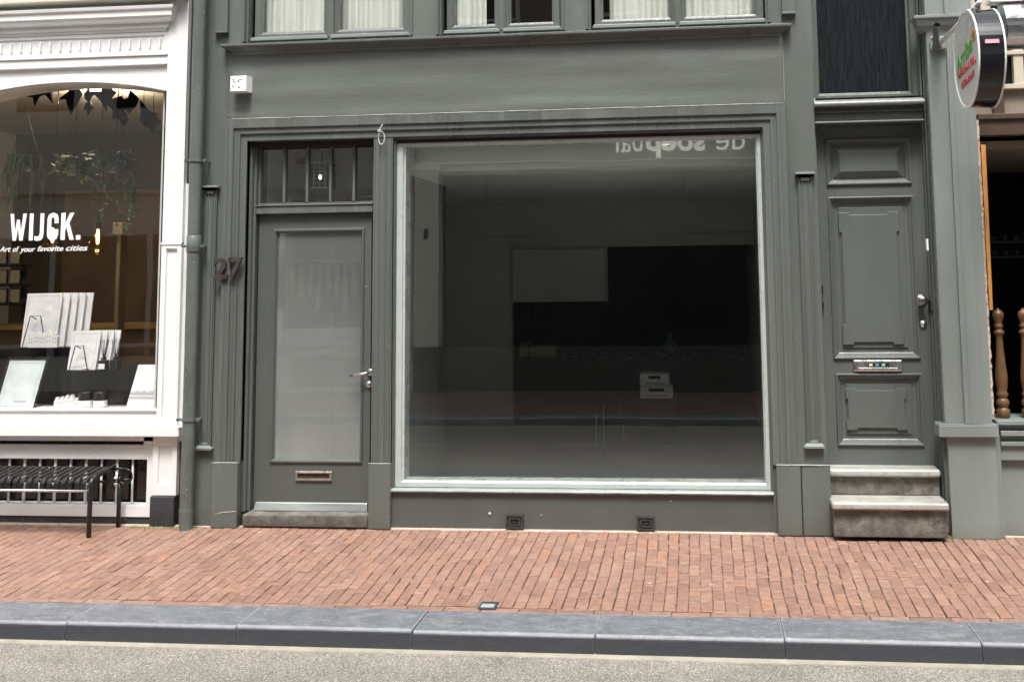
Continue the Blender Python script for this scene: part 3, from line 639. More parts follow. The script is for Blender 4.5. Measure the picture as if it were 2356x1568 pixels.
# door leaf as stiles and rails around three panels
holes = [(.917, 1.522, 2.468, 2.806), (.926, 1.530, 1.205, 2.374), (.932, 1.530, .592, 1.094)]
zs = [.446, .592, 1.094, 1.205, 2.374, 2.468, 2.806, 2.90]
bx(bm, L0, .922, y0, y0 + .05, .446, 2.90); bx(bm, 1.528, L1, y0, y0 + .05, .446, 2.90)
for a, b in ((.446, .592), (1.094, 1.205), (2.374, 2.468), (2.806, 2.90)): bx(bm, .922, 1.528, y0, y0 + .05, a, b)
sdr = obj('side_door', bm, M['green_side'], GB)
for i, (a, b, z0, z1) in enumerate([(.915, 1.530, 2.462, 2.808), (.918, 1.536, 1.199, 2.378), (.925, 1.537, .586, 1.099)]):
    bm = NB(); fl = y0 + .030
    rs = inset((a, b, z0, z1), [(0, y0), (.003, y0 - .016), (.012, y0 - .018), (.020, y0 - .008), (.024, y0 + .006), (.032, y0 + .008), (.040, y0 + .020)])
    if i == 0: rs += inset((a, b, z0, z1), [(.046, fl), (.050, fl), (.096, y0 + .002), (.100, y0 - .006)])
    else: rs += inset((a, b, z0, z1), [(.046, fl - .006), (.080 + .02 * 0, fl - .006), (.080, fl - .016)])
    loft(bm, rs, cap1=True); pn = obj('door_panel', bm, M['green_side'], sdr, bevel=.0015)
    if i:
        X0, X1 = (.993, 1.425) if i == 1 else (.995, 1.425); Z0, Z1 = (1.302, 2.262) if i == 1 else (.696, .992)
        nb = .018; cw = .075 if i == 1 else .075; chh = .145 if i == 1 else .075
        if i == 2: nb = .015
        pts = [(X0, Z0), (X0 + cw, Z0), (X0 + cw, Z0 + nb), (X1 - cw, Z0 + nb), (X1 - cw, Z0), (X1, Z0), (X1, Z0 + chh), (X1 - nb, Z0 + chh), (X1 - nb, Z1 - chh), (X1, Z1 - chh), (X1, Z1), (X1 - cw, Z1), (X1 - cw, Z1 - nb), (X0 + cw, Z1 - nb), (X0 + cw, Z1), (X0, Z1), (X0, Z1 - chh), (X0 + nb, Z1 - chh), (X0 + nb, Z0 + chh), (X0, Z0 + chh)]
        bm = NB(); prism(bm, pts, fl - .032, fl - .016); obj('raised_ornament', bm, M['green_side'], pn, bevel=.003)
bm = NB(); a, b, z0, z1 = 1.058, 1.398, 1.114, 1.193
loft(bm, [(a, b, z0, z1, y0), (a, b, z0, z1, y0 - .018), (a + .012, b - .012, z0 + .010, z1 - .010, y0 - .022)], cap1=True)
bx(bm, a + .03, b - .03, y0 - .034, y0 - .022, z0 + .012, z0 + .024)
lb = obj('letterbox', bm, M['steel'], sdr, bevel=.002)
bm = NB(); bx(bm, a + .10, a + .25, y0 - .0245, y0 - .022, z0 + .034, z0 + .058); st = obj('sticker', bm, M['pot'], lb)
for k, cc in enumerate(((.75, .7, .35), (.1, .3, .6), (.2, .6, .45))):
    bm = NB(); bx(bm, a + .108 + .045 * k, a + .132 + .045 * k, y0 - .0255, y0 - .0245, z0 + .038, z0 + .054); obj('sticker_mark', bm, flat('sticker_colour', cc, .5), lb)
c = at(2122, 691, .1); bm = NB(); lathe(bm, [(.040, y0), (.042, y0 - .008), (.036, y0 - .014), (.016, y0 - .018), (.015, y0 - .040), (.024, y0 - .048), (.033, y0 - .060), (.034, y0 - .072), (.024, y0 - .082), (.008, y0 - .085)], (c.x, 0, c.z), 'Y', 24)
obj('door_knob', bm, mat('worn_chrome', (.30, .30, .29), .35, .1, 30, .1, metal=1), sdr, smooth=True)
c = at(2125, 745, .13); bm = NB(); lathe(bm, [(.026, y0), (.027, y0 - .008), (.02, y0 - .014), (.012, y0 - .014), (.011, y0 - .02)], (c.x, 0, c.z), 'Y', 20); obj('door_lock', bm, M['steel'], sdr, smooth=True)
c = at(2140, 706, .1); bm = NB(); bx(bm, c.x - .006, c.x + .008, .11, .15, c.z - .04, c.z + .05); bx(bm, c.x + .004, c.x + .016, .10, .12, c.z - .045, c.z - .025); obj('lock_plate', bm, M['black'], sdr)
for zz in (1.70, 1.58): bm = NB(); bx(bm, .843, .86, .125, .152, zz - .03, zz + .035); obj('hinge', bm, M['black'], sdr)
# jambs, header, sill, fanlight
bm = NB(); bx(bm, XS0 - .0, L0 - .001, .06, .3, .446, 2.9)
loft(bm, [(1.6, 1.66, .03, 4.5, .3), (1.612, 1.66, .03, 4.5, .3), (1.612, 1.66, .03, 4.5, .11), (1.622, 1.66, .03, 4.5, .11), (1.622, 1.66, .03, 4.5, .05), (1.632, 1.66, .03, 4.5, .05), (1.632, 1.66, .03, 4.5, -.01)], cap1=True, sides='LR')
obj('side_door_jamb', bm, M['green_v'], GB, bevel=.002)
bm = NB(); bx(bm, XS0 + .001, 1.611, .0, .3, 2.905, 2.92); bx(bm, XS0 + .001, 1.611, .035, .3, 2.92, 2.985); bx(bm, XS0 + .001, 1.611, .015, .3, 2.985, 3.0); bx(bm, XS0 + .001, 1.611, .035, .3, 3.0, 3.03)
obj('side_door_header', bm, M['green_side'], GB, bevel=.004)
bm = NB()
ring = [(.3, 3.03), (-.02, 3.03), (-.036, 3.037), (-.04, 3.047), (-.036, 3.058), (-.01, 3.066), (.10, 3.10), (.3, 3.10)]
A = [bm.verts.new((XS0 + .001, y, z)) for y, z in ring]; B = [bm.verts.new((1.611, y, z)) for y, z in ring]
bm.faces.new(A); bm.faces.new(B[::-1])
for k in range(len(ring)): j = (k + 1) % len(ring); bm.faces.new((A[k], B[k], B[j], A[j]))
obj('fanlight_sill', bm, mat('glossy_sill_paint', (.33, .35, .335), .18, .12, 7, .15), GB)
bm = NB(); loft(bm, [(XS0, 1.612, 3.10, 4.5, .05), (XS0 + .02, 1.6, 3.10, 4.48, .05), (XS0 + .022, 1.598, 3.10, 4.478, .10), (XS0 + .045, 1.56, 3.125, 4.45, .10), (XS0 + .05, 1.55, 3.132, 4.44, .13), (XS0 + .058, 1.535, 3.148, 4.43, .135), (XS0 + .058, 1.535, 3.148, 4.43, .16)])
fl_ = obj('fanlight', bm, M['green_v'], GB, bevel=.003)
bm = NB(); bx(bm, XS0 + .05, 1.545, .15, .156, 3.14, 4.44); obj('pane', bm, M['streak'], fl_)
# steps
def step(x0, x1, yf, z0, z1, name):
    bm = NB(); bx(bm, x0, x1, yf, .32, z0, z1); bmesh.ops.subdivide_edges(bm, edges=bm.edges[:], cuts=5, use_grid_fill=True)
    for v in bm.verts: v.co.y += .004 * noise.noise(v.co * 7) if v.co.y < .3 else 0
    return bm
bm = step(.844, 1.60, .022, .27, .40, 'r'); s1 = obj('stone_step', bm, M['stone'], GB, bevel=.005)
bm = NB(); bx(bm, .836, 1.606, -.018, .2, .398, .452); obj('tread', bm, M['nosing'], s1, bevel=.02, seg=4)
bm = step(.84, 1.603, -.175, .03, .218, 'r'); s2 = obj('stone_step', bm, M['stone'], GB, bevel=.005)
bm = NB(); bx(bm, .831, 1.61, -.215, .2, .216, .268); obj('tread', bm, M['nosing'], s2, bevel=.018, seg=4)
bm = NB(); bx(bm, .846, 1.612, .13, .3, .40, .4455); obj('threshold', bm, M['black'], GB)

# ---- room behind the shop window
bm = NB(); bx(bm, XL, XS1 + .04, .3, 8.3, TOPZ - .2, TOPZ); obj('roof', bm, M['green'], GB)
bm = NB(); bx(bm, XL, XS1 + .04, 8.2, 8.3, 0, TOPZ - .2); obj('back_wall', bm, M['green'], GB)
bm = NB(); bx(bm, .80, .83, .3, 8.2, 0, TOPZ - .2); obj('side_wall', bm, M['green'], GB)
bm = NB(); bx(bm, -3.93, XL, .3, 8.2, 0, TOPZ - .2); obj('side_wall', bm, M['green'], GB)
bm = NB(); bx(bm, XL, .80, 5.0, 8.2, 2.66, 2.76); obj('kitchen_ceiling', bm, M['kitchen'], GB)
bm = NB()
bx(bm, -3.87, .80, .30, 8.0, -.04, .006); obj('shop_floor', bm, M['floor_in'], GB)
bm = NB(); bx(bm, -2.42, .80, .34, 5.0, 2.66, 2.76); bx(bm, -3.87, -2.42, 1.985, 5.0, 2.66, 2.76); bx(bm, -2.40, .80, .30, .33, 2.70, 2.9)
obj('shop_ceiling', bm, M['ceil'], GB)
bm = NB(); bx(bm, -2.42, -2.40, .30, 1.9, 0, 3.05); obj('shop_partition', bm, mat('dark_partition', (.13, .135, .125), .7, .1, 3, .05), GB)
bm = NB(); bx(bm, .60, .72, .3, 8.0, 0, 2.9)
bx(bm, -3.87, -3.80, .3, 5, 0, 2.9)
# back partition with a wide opening
p = at(1005, 600, 5); q = at(1178, 700, 5); r = at(1419, 567, 5); t = at(1398, 693, 5)
bx(bm, -3.87, q.x, 5.0, 5.1, 0, 2.66); bx(bm, q.x, .72, 5.0, 5.1, r.z, 2.66); bx(bm, q.x, t.x, 5.0, 5.1, t.z, r.z)
obj('shop_wall', bm, M['room'], GB)
bm = NB(); bx(bm, q.x - .6, .6, 4.97, 5.0, r.z + .12, r.z + .15); obj('wall_rail', bm, M['room_lt'], GB, bevel=.004)
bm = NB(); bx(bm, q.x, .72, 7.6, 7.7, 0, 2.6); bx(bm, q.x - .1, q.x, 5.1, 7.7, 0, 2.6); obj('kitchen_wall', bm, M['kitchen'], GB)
# vestibule behind the glazed door
bm = NB(); bx(bm, -3.80, -2.42, 1.9, 1.98, 0, 3.05); obj('vestibule_wall', bm, M['room_lt'], GB)
bm = NB(); bx(bm, -3.49, -3.462, .30, 1.9, .01, 3.05); obj('vestibule_wall', bm, mat('white_vestibule_wall', (.80, .81, .79), .6, .04, 2, .03), GB)
bm = NB(); bx(bm, -3.462, -2.425, .30, 1.9, .007, .012); obj('vestibule_floor', bm, mat('pale_vestibule_floor', (.55, .55, .53), .5, .06, 2, .03), GB)
bm = NB(); bx(bm, -3.80, -2.42, .34, 1.9, 3.05, 3.10); obj('vestibule_ceiling', bm, M['room_lt'], GB)


bm = NB(); bx(bm, q.x + .02, t.x - .02, 4.93, 4.97, t.z + .01, r.z - .02); obj('wall_cabinet', bm, M['room'], GB, bevel=.004)
# ---- things inside the empty shop
def ground_pt(px, py, z=0.0):
    d = MR @ Vector(((px - PX) / FPX, (py - PY) / FPX, 1)); t = (z - CAM_H) / d.z
    return Vector((0, -CAM_D, CAM_H)) + d * t
ct = thing('serving_counter', 'long black counter at the back of the empty shop', 'counter', (-1.0, 5.6, 0))
zc = at(1400, 820, 5.5).z
a = at(1180, 820, 5.5).x + .03
bm = NB(); bx(bm, a, .5, 5.5, 6.1, .06, zc - .03)
for k in range(7): bx(bm, a + .02 + k * .34, a + .33 + k * .34, 5.488, 5.4995, .1, zc - .06)
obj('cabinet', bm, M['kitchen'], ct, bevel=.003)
bm = NB(); bx(bm, a - .01, .52, 5.46, 6.12, zc - .03, zc); obj('worktop', bm, M['black'], ct, bevel=.004)
def crate(x0, x1, z0, z1, y, m, label, cat, lids=2, words=()):
    t = thing('storage_box', label, cat, ((x0 + x1) / 2, y, z0))
    bm = NB(); loft(bm, [(x0, x1, z0, z1, y + .26), (x0, x1, z0, z1, y)], cap0=True, cap1=True); obj('box_body', bm, m, t, bevel=.004)
    bm = NB(); wdt = (x1 - x0) / lids
    for k in range(lids): bx(bm, x0 + wdt * k + wdt * .22, x0 + wdt * (k + 1) - wdt * .2, y - .004, y - .0005, z0 + (z1 - z0) * .62, z0 + (z1 - z0) * .8)
    obj('hand_hole', bm, M['dark'], t)
    return t
u = at(1159, 817, 5.6); v = at(1279, 787, 5.6)
bxg = 'boxes on the shop counter'
t = thing('storage_box', 'pale flat cardboard box, left of two on the black counter', 'box', (u.x, 5.6, zc), bxg)
xm = (u.x + v.x) / 2
bm = NB(); bx(bm, u.x, xm - .01, 5.52, 5.8, zc + .001, zc + .16); obj('box_body', bm, M['card'], t, bevel=.003)
bm = NB(); bx(bm, u.x - .004, xm - .006, 5.512, 5.804, zc + .10, zc + .175); obj('box_lid', bm, M['card'], t, bevel=.003)
t = thing('storage_box', 'pale flat cardboard box, right of two on the black counter', 'box', (xm, 5.6, zc), bxg)
bm = NB(); bx(bm, xm + .01, v.x, 5.53, 5.8, zc + .001, zc + .13); obj('box_body', bm, M['card'], t, bevel=.003)
bm = NB(); bx(bm, xm + .006, v.x + .004, 5.522, 5.804, zc + .075, zc + .142); obj('box_lid', bm, M['card'], t, bevel=.003)
# white drawers box with script, on a low black stool
u = at(1473, 916, 3.6); v = at(1539, 860, 3.6)
t = thing('white_crate', 'two stacked white crates with black script standing in the empty shop', 'crate', (u.x, 3.7, u.z))
zm = (u.z + v.z) / 2
for k, (z0, z1, xr, wd_) in enumerate(((u.z, zm - .004, v.x + .035, 'bloemkool'), (zm + .002, v.z, v.x, 'tomaten'))):
    bm = NB(); bx(bm, u.x, xr, 3.6, 3.86, z0, z1); cb = obj('crate_body', bm, M['plastic'], t, bevel=.004)
    bm = NB(); bx(bm, u.x + .09, xr - .09, 3.596, 3.5995, z1 - .05, z1 - .02); obj('hand_hole', bm, M['dark'], cb)
    bm = text_bm(['Soeperdesoep', 'Seizoensoep'][k], u.x + .06, xr - .05, z0 + .012, z0 + .045, 3.597, .003, .3); obj('lettering', bm, M['dark'], cb)
bm = NB(); bx(bm, u.x - .02, v.x + .06, 3.60, 3.9, u.z - .03, u.z - .001); bx(bm, u.x - .01, v.x + .05, 3.62, 3.88, .10, u.z - .03); bx(bm, u.x + .01, v.x + .03, 3.64, 3.86, .006, .10)
tag(obj('low_cabinet', bm, M['kitchen']), 'low black cabinet under the white crates in the empty shop', 'cabinet')
c = at(1541, 800, 5.7)
bm = NB(); lathe(bm, [(.05, zc + .001), (.10, zc + .06), (.11, zc + .12), (.06, zc + .19), (.035, zc + .22), (.055, zc + .26)], (c.x, 5.75, 0), 'Z', 20)
tag(obj('vase', bm, M['teal'], smooth=True), 'teal round vase on the black counter', 'vase')
for k, (pts_, lab) in enumerate((([(1120, 462), (1112, 500), (1113, 520), (1121, 556)], 'thin pale cord hanging in the left part of the empty shop'), ([(1574, 448), (1571, 480), (1576, 505), (1582, 524)], 'thin pale cord hanging in the right part of the empty shop'))):
    bm = NB(); tube(bm, [at(x_, y_, 1.2) for x_, y_ in ([(pts_[0][0] + 1, 400)] + pts_)], .0022, 5)
    tag(obj('loose_cable', bm, M['card'], smooth=True), lab, 'cord', 'hanging cords')
# heater hanging behind the transom window
u = at(704, 433, .75); v = at(754, 374, .75)
t = thing('patio_heater', 'electric heater with wire grille hanging behind the window over the glazed door', 'heater', ((u.x + v.x) / 2, .8, u.z))
bm = NB(); loft(bm, [(u.x, v.x, u.z, v.z, .95), (u.x, v.x, u.z, v.z, .75), (u.x + .008, v.x - .008, u.z + .012, v.z - .006, .75), (u.x + .02, v.x - .02, u.z + .03, v.z - .02, .9)], cap0=True, cap1=True)
obj('heater_body', bm, mat('dark_reflector', (.10, .10, .11), .25, .2, 9, .1, metal=.8), t)
bm = NB()
for k in range(17): zz = u.z + .02 + k * (v.z - u.z - .03) / 16; bx(bm, u.x + .004, v.x - .004, .744, .747, zz, zz + .0025)
for k in range(4): xx = u.x + .02 + k * (v.x - u.x - .04) / 3; bx(bm, xx, xx + .003, .740, .743, u.z + .01, v.z - .004)
bx(bm, u.x - .004, v.x + .004, .735, .76, u.z - .006, u.z + .010); bx(bm, u.x - .004, v.x + .004, .74, .76, v.z - .004, v.z + .004)
obj('wire_grille', bm, mat('bright_grille', (.88, .88, .84), .4, .05, 20, 0), t)
bm = NB(); lathe(bm, [(.003, -.020), (.011, -.015), (.013, 0), (.011, .015), (.003, .020)], ((u.x + v.x) / 2 + .01, .80, (u.z + v.z) / 2 - .01), 'Z', 14); obj('heating_lamp', bm, M['heat'], t, smooth=True)
bm = NB(); xx = (u.x + v.x) / 2; tube(bm, [(xx, .84, v.z), (xx + .01, .84, v.z + .09), (xx - .05, .84, v.z + .14), (xx - .3, .84, v.z + .17), (xx - .5, .84, 3.04)], .006, 8); obj('cable', bm, M['black'], t, smooth=True)
u = at(677, 376, .9); v = at(699, 362, .9)
bm = NB(); bx(bm, u.x, v.x, .9, .95, u.z, v.z); tag(obj('red_box', bm, M['red']), 'small dark red box on the ceiling above the glazed door, left of the heater', 'alarm light')

# ================================================================== THINGS ON THE GREEN FACADE
dp = thing('drainpipe', 'grey green drainpipe running down between the white and the green facade', 'pipe', (-3.855, -.1, 0))
bm = NB(); tube(bm, [(-3.856, -.10, .07), (-3.853, -.10, 1.3), (-3.855, -.10, 2.6), (-3.857, -.10, TOPZ)], .047, 24, cap=False); obj('pipe', bm, M['pipe'], dp, smooth=True)
bm = NB(); tube(bm, [(-3.856, -.10, -.002), (-3.856, -.10, .135), (-3.856, -.10, .15)], [.047, .052, .050], 24)
obj('pipe_shoe', bm, M['pipe'], dp, smooth=False)
bm = NB(); tube(bm, [(-3.854, -.10, 2.03), (-3.854, -.10, 2.05), (-3.854, -.10, 2.16), (-3.854, -.10, 2.165)], [.048, .053, .053, .048], 24); obj('pipe_socket', bm, M['pipe'], dp, smooth=True)
for zz, ex in ((2.735, .045), (2.085, .055), (.795, .06)):
    bm = NB(); tube(bm, [(-3.855, -.10, zz - .010), (-3.855, -.10, zz + .010)], .055, 24)
    bx(bm, -3.855 - .055 - ex * .6, -3.855 + .055 + ex * .5, -.105, -.090, zz - .008, zz + .008)
    bx(bm, -3.80, -3.785, -.10, .02, zz - .008, zz + .008)
    obj('pipe_clamp', bm, M['pipe'], dp, bevel=.001)
    for xx in (-3.855 - .055 - ex * .45, -3.855 + .055 + ex * .4): bm = NB(); lathe(bm, [(.012, -.118), (.012, -.09)], (xx, 0, zz), 'Y', 10); obj('bolt', bm, M['pipe'], dp)
hn = thing('house_number', 'rusty brown metal number 27 on the pilaster left of the glazed door', 'house number', (-3.6, -.05, 1.83))
yn = -.062
for ch, a, b in (('2', -3.708, -3.598), ('7', -3.592, -3.478)):
    bm = text_bm(ch, a, b, 1.835, 1.995, yn, .026, 0, .028); obj('digit', bm, M['rust'], hn, bevel=.0015)
bm = NB()
ab = thing('alarm_box', 'small white square box with four holes on the green frieze', 'alarm box', (-3.53, -.04, 3.25))
x0, x1, z0, z1 = -3.598, -3.468, 3.262, 3.385
bm = NB(); loft(bm, [(x0 + .012, x1 + .012, z0, z1, -.01), (x0 + .012, x1 + .012, z0, z1, -.02), (x0, x1, z0, z1, -.095), (x0 + .004, x1 - .004, z0 + .004, z1 - .004, -.10)], cap0=True, cap1=True)
obj('housing', bm, M['plastic'], ab, bevel=.003)
bm = NB()
for u, v in ((.26, .64), (.52, .66), (.20, .34), (.56, .28)): b2 = NB(); lathe(b2, [(.006, -.1015), (.006, -.0995)], (x0 + (x1 - x0) * u, 0, z0 + (z1 - z0) * v), 'Y', 10); obj('hole', b2, M['black'], ab)
bx(bm, x0 + .02, x0 + .035, -.1012, -.0995, z1 - .03, z1 - .026); bx(bm, x0 + .07, x0 + .10, -.1012, -.0995, z1 - .03, z1 - .026)
obj('slot_mark', bm, M['black'], ab)
bm = NB(); c = at(877, 300, -.06)
pts = [(c.x + .012, -.062, c.z + .045), (c.x - .006, -.068, c.z + .015), (c.x - .010, -.07, c.z - .008)]
for k in range(15):
    a = PI * .62 + 2 * PI * k / 14 * .98; pts.append((c.x + .006 + .024 * math.cos(a), -.07 + .002 * math.sin(a * 2), c.z - .060 + .048 * math.sin(a)))
tube(bm, pts, .0045, 8); bx(bm, c.x - .022, c.x + .004, -.082, -.05, c.z - .012, c.z + .006)
tag(obj('hanging_hook', bm, mat('galvanised_wire', (.66, .66, .64), .35, .1, 30, .05, metal=.5), smooth=False), 'white wire loop hook hanging above the pilaster between door and shop window', 'hook')
u = at(2133, 563, .0); bm = NB(); bx(bm, u.x - .007, u.x + .007, -.02, .02, u.z - .042, u.z + .042); tag(obj('door_bell_plate', bm, M['plastic'], bevel=.003), 'narrow white plate on the jamb right of the panelled side door', 'bell plate')

# ================================================================== WHITE SHOP BUILDING
WB = thing('white_shop_building', 'white painted shop front with an arched display window', 'building', (-5.2, 0, 0))
WX0, WX1 = -8.6, -3.985
ax0, ax1, zs0, zsp, zcr = -5.815, -4.150, .862, 3.300, 3.395
bm = NB()
bx(bm, ax1, WX1, 0, .3, .66, TOPZ)
bx(bm, WX0, ax0, 0, .3, .0, TOPZ)
arc = []
hw = (ax1 - ax0) / 2; rise = zcr - zsp; Rr = (hw * hw + rise * rise) / (2 * rise); cx = (ax0 + ax1) / 2; cz = zcr - Rr
for k in range(25):
    X = ax0 + (ax1 - ax0) * k / 24; arc.append((X, cz + math.sqrt(Rr * Rr - (X - cx) ** 2)))
for (p, q) in zip(arc, arc[1:]): prism(bm, [p, q, (q[0], 3.56), (p[0], 3.56)], 0.0, .3)
bx(bm, ax0, ax1, 0, .3, 3.56, TOPZ)
bx(bm, ax0, ax1, 0, .3, .62, zs0 - .02); bx(bm, ax0, -4.178, .05, .3, .0, .05)
obj('wall', bm, M['white'], WB)
# arch moulding
bm = NB(); prevv = None
for k in range(25):
    X, Z = arc[k]; n_ = Vector((X - cx, 0, Z - cz)).normalized(); ring = []
    for d, y in ((0, .03), (0, -.02), (.028, -.02), (.034, -.008), (.060, -.008), (.066, .002)):
        ring.append(bm.verts.new((X + n_.x * d, y, Z + n_.z * d)))
    if prevv:
        for j in range(5): bm.faces.new((prevv[j], ring[j], ring[j + 1], prevv[j + 1]))
    prevv = ring
obj('window_arch', bm, M['white'], WB, bevel=.001)
# pilaster with sunk panels
bm = NB(); pr = (-4.147, WX1, .665, TOPZ)
bx(bm, -4.147, WX1, -.03, .0, 2.12, TOPZ)
loft(bm, [(-4.15, WX1, .70, 2.12, 0), (-4.15, WX1, .70, 2.12, -.03), (-4.112, -4.022, .78, 2.07, -.03), (-4.106, -4.028, .79, 2.06, -.012)], cap1=True)
bx(bm, -4.153, WX1, -.036, 0, 2.10, 2.118)
obj('pilaster', bm, M['white'], WB, bevel=.002)
def band(z0, z1, y, nm='moulding', m='white', x0=WX0, x1=-4.150, parent=None, bev=.004):
    bm = NB(); bx(bm, x0, x1, y, 0.001, z0, z1); return obj(nm, bm, M[m], parent or WB, bevel=bev)
band(3.512, 3.528, -.03); band(3.528, 3.585, -.022); band(3.585, 3.602, -.034)
fz = NB(); loft(fz, [(WX0, -4.150, 3.604, 3.775, 0), (WX0, -4.150, 3.604, 3.775, -.022), (WX0 + .04, -4.185, 3.622, 3.748, -.022), (WX0 + .044, -4.189, 3.626, 3.744, -.012)], cap1=True)
X = -4.215
while X > -7.0:
    for zz0, zz1, wd in ((3.648, 3.722, .011),):
        prism(fz, [(X - wd, zz0 + .006), (X, zz0 - .004), (X + .003, zz0 + .004), (X + .003, zz1), (X - .004, zz1 + .004), (X - wd, zz1 - .002)], -.030, -.011)
    X -= .0835
obj('fluted_frieze', fz, M['white'], WB, bevel=.0015)
cornice('cornice', WX0, -4.19, [(-.01, 3.775), (-.03, 3.778), (-.035, 3.80), (-.05, 3.806), (-.055, 3.842), (-.085, 3.85), (-.095, 3.88), (-.105, 3.886), (-.105, 3.93), (-.12, 3.94), (-.125, 3.965), (-.01, 3.97)], M['white'], WB)
bm = NB(); bx(bm, WX0, WX1, -.14, 0, 4.012, 4.09); obj('moulding', bm, M['cream'], WB, bevel=.01)
# window frame strips, glass
bm = NB(); bx(bm, ax1 - .024, ax1 - .0005, .0, .20, zs0, 3.33); obj('window_reveal', bm, M['pot'], WB)
bm = NB(); bx(bm, ax1 - .060, ax1 - .026, .04, .14, zs0, 3.36); bx(bm, ax0 + .026, ax0 + .06, .04, .14, zs0, 3.36); wfr = obj('display_window', bm, mat('grey_window_bar', (.50, .50, .48), .35, .1, 10, .1), WB, bevel=.003)
bm = NB(); prism(bm, [(ax0 + .03, zs0 - .01)] + [(a, b + .0) for a, b in arc if ax0 + .03 < a < ax1 - .03] + [(ax1 - .03, zs0 - .01)], .088, .092); wgl = obj('window_glass', bm, M['glass_left'], wfr)
u = at(21, 555, .08); v = at(168, 492, .08)
L0_ = at(21, 555, .08); L1_ = at(187, 490, .08); HH = L1_.z - L0_.z; KX = (L1_.x - L0_.x) / 166
def glyph(polys, x0, x1):
    bm = NB()
    for poly in polys: prism(bm, [(L0_.x + (x0 - 21 + u * (x1 - x0)) * KX, L0_.z + .004 + v * HH) for u, v in poly], .079, .081)
    obj('window_lettering', bm, M['letters'], wgl)
def arcp(cx, cy, ro, ri, a0, a1, sy=1, n=10):
    o = [(cx + ro * math.cos(a0 + (a1 - a0) * k / n), cy + ro * sy * math.sin(a0 + (a1 - a0) * k / n)) for k in range(n + 1)]
    i_ = [(cx + ri * math.cos(a1 + (a0 - a1) * k / n), cy + (ro * sy - (ro - ri) * .42) * math.sin(a1 + (a0 - a1) * k / n)) for k in range(n + 1)]
    return o + i_
glyph([[(0, 1), (.21, 1), (.32, .33), (.42, .78), (.58, .78), (.68, .33), (.79, 1), (1, 1), (.80, 0), (.60, 0), (.5, .47), (.40, 0), (.20, 0)]], 21.5, 60)
glyph([[(0, 0), (1, 0), (1, 1), (0, 1)]], 67, 76)
glyph([[(.58, 1), (1, 1), (1, .22), (.9, .08), (.7, 0), (.2, -.02), (0, .02), (0, .16), (.3, .14), (.5, .17), (.58, .26)]], 80, 101)
glyph([[(1, .62), (1, .80), (.88, .95), (.5, 1.02), (.12, .95), (0, .80), (0, .20), (.12, .05), (.38, -.01), (.5, -.12), (.62, -.01), (.88, .05), (1, .20), (1, .40), (.64, .40), (.64, .22), (.5, .15), (.36, .22), (.36, .78), (.5, .86), (.64, .78), (.64, .62)]], 109, 135)
glyph([[(0, 0), (.32, 0), (.32, .34), (.42, .46), (.68, 0), (1, 0), (.62, .62), (.97, 1), (.66, 1), (.32, .60), (.32, 1), (0, 1)]], 141, 172)
glyph([[(0, 0), (1, 0), (1, .17), (0, .17)]], 177, 187)
u = at(-1, 583, .08); v = at(202, 563, .08)
FR = [('Art', 0, .125), ('of', .150, .222), ('your', .232, .405), ('favorite', .432, .725), ('cities', .755, 1.0)]
for wd_, f0_, f1_ in FR:
    asc = 1.0; desc = {'your': .30}.get(wd_, .0); top = {'your': .62}.get(wd_, 1.0)
    H_ = (v.z - u.z) * .95; base = u.z + .012
    bm = text_bm(wd_, u.x + (v.x - u.x) * f0_, u.x + (v.x - u.x) * f1_, base - H_ * desc, base + H_ * .78 * top, .080, .002, .28, .010); obj('window_lettering', bm, M['letters'], wgl)
# sill
band(.765, zs0, -.012, 'window_sill', x1=-4.14); band(.845, zs0 + .004, -.028, 'window_sill', x1=-4.12); band(.735, .765, -.035, 'window_sill', x1=-4.02)
band(.665, .735, -.085, 'window_sill', x1=-3.94, bev=.006)
# recess and basement grille
bm = NB(); bx(bm, WX0, -4.235, .20, .3, .05, .66); bx(bm, WX0, -4.2, .03, .2, .605, .655); obj('basement_opening', bm, M['dark'], WB)
bm = NB(); loft(bm, [(WX0, -4.182, .058, .590, .12), (WX0, -4.182, .058, .590, .01), (WX0 + .05, -4.234, .144, .482, .01), (WX0 + .05, -4.234, .144, .482, .12)])
bx(bm, -4.262, -4.182, .0, .1, .5905, .655)
gr = obj('basement_grille', bm, M['white'], WB, bevel=.004)
X = -4.368; k = 0
while X > -6.6:
    bm = NB()
    if k % 2 == 1:
        lathe(bm, [(.008, .144), (.012, .20), (.009, .27), (.018, .285), (.022, .30), (.012, .312), (.012, .320), (.022, .333), (.02, .345), (.010, .352), (.012, .40), (.009, .482)], (X, .05, 0), 'Z', 12)
        obj('baluster_bar', bm, M['white'], gr, smooth=True)
    else:
        lathe(bm, [(.0085, .144), (.0085, .482)], (X, .05, 0), 'Z', 10); obj('bar', bm, M['white'], gr, smooth=True)
    X -= .1255; k += 1
bm = NB()
for k in range(9): xx = -4.30 - k * .25; bx(bm, xx - .09, xx + .09, .16, .18, .15, .50)
obj('basement_pane', bm, mat('dark_basement_glass', (.02, .013, .010), .2, .3, 8, .1), gr)
bm = NB(); loft(bm, [(-4.178, -3.985, .222, .664, .3), (-4.178, -3.985, .222, .664, -.015), (-4.135, -4.02, .30, .60, -.015), (-4.128, -4.027, .31, .59, .0)], cap1=True); obj('pedestal', bm, M['white'], WB, bevel=.004)
bm = NB(); bx(bm, -4.18, -3.988, -.035, .3, 0, .22); obj('plinth_block', bm, M['black_wall'], WB, bevel=.008)
bm = NB(); bx(bm, WX0, -4.18, .02, .2, 0, .056); obj('plinth', bm, M['black_wall'], WB, bevel=.004)
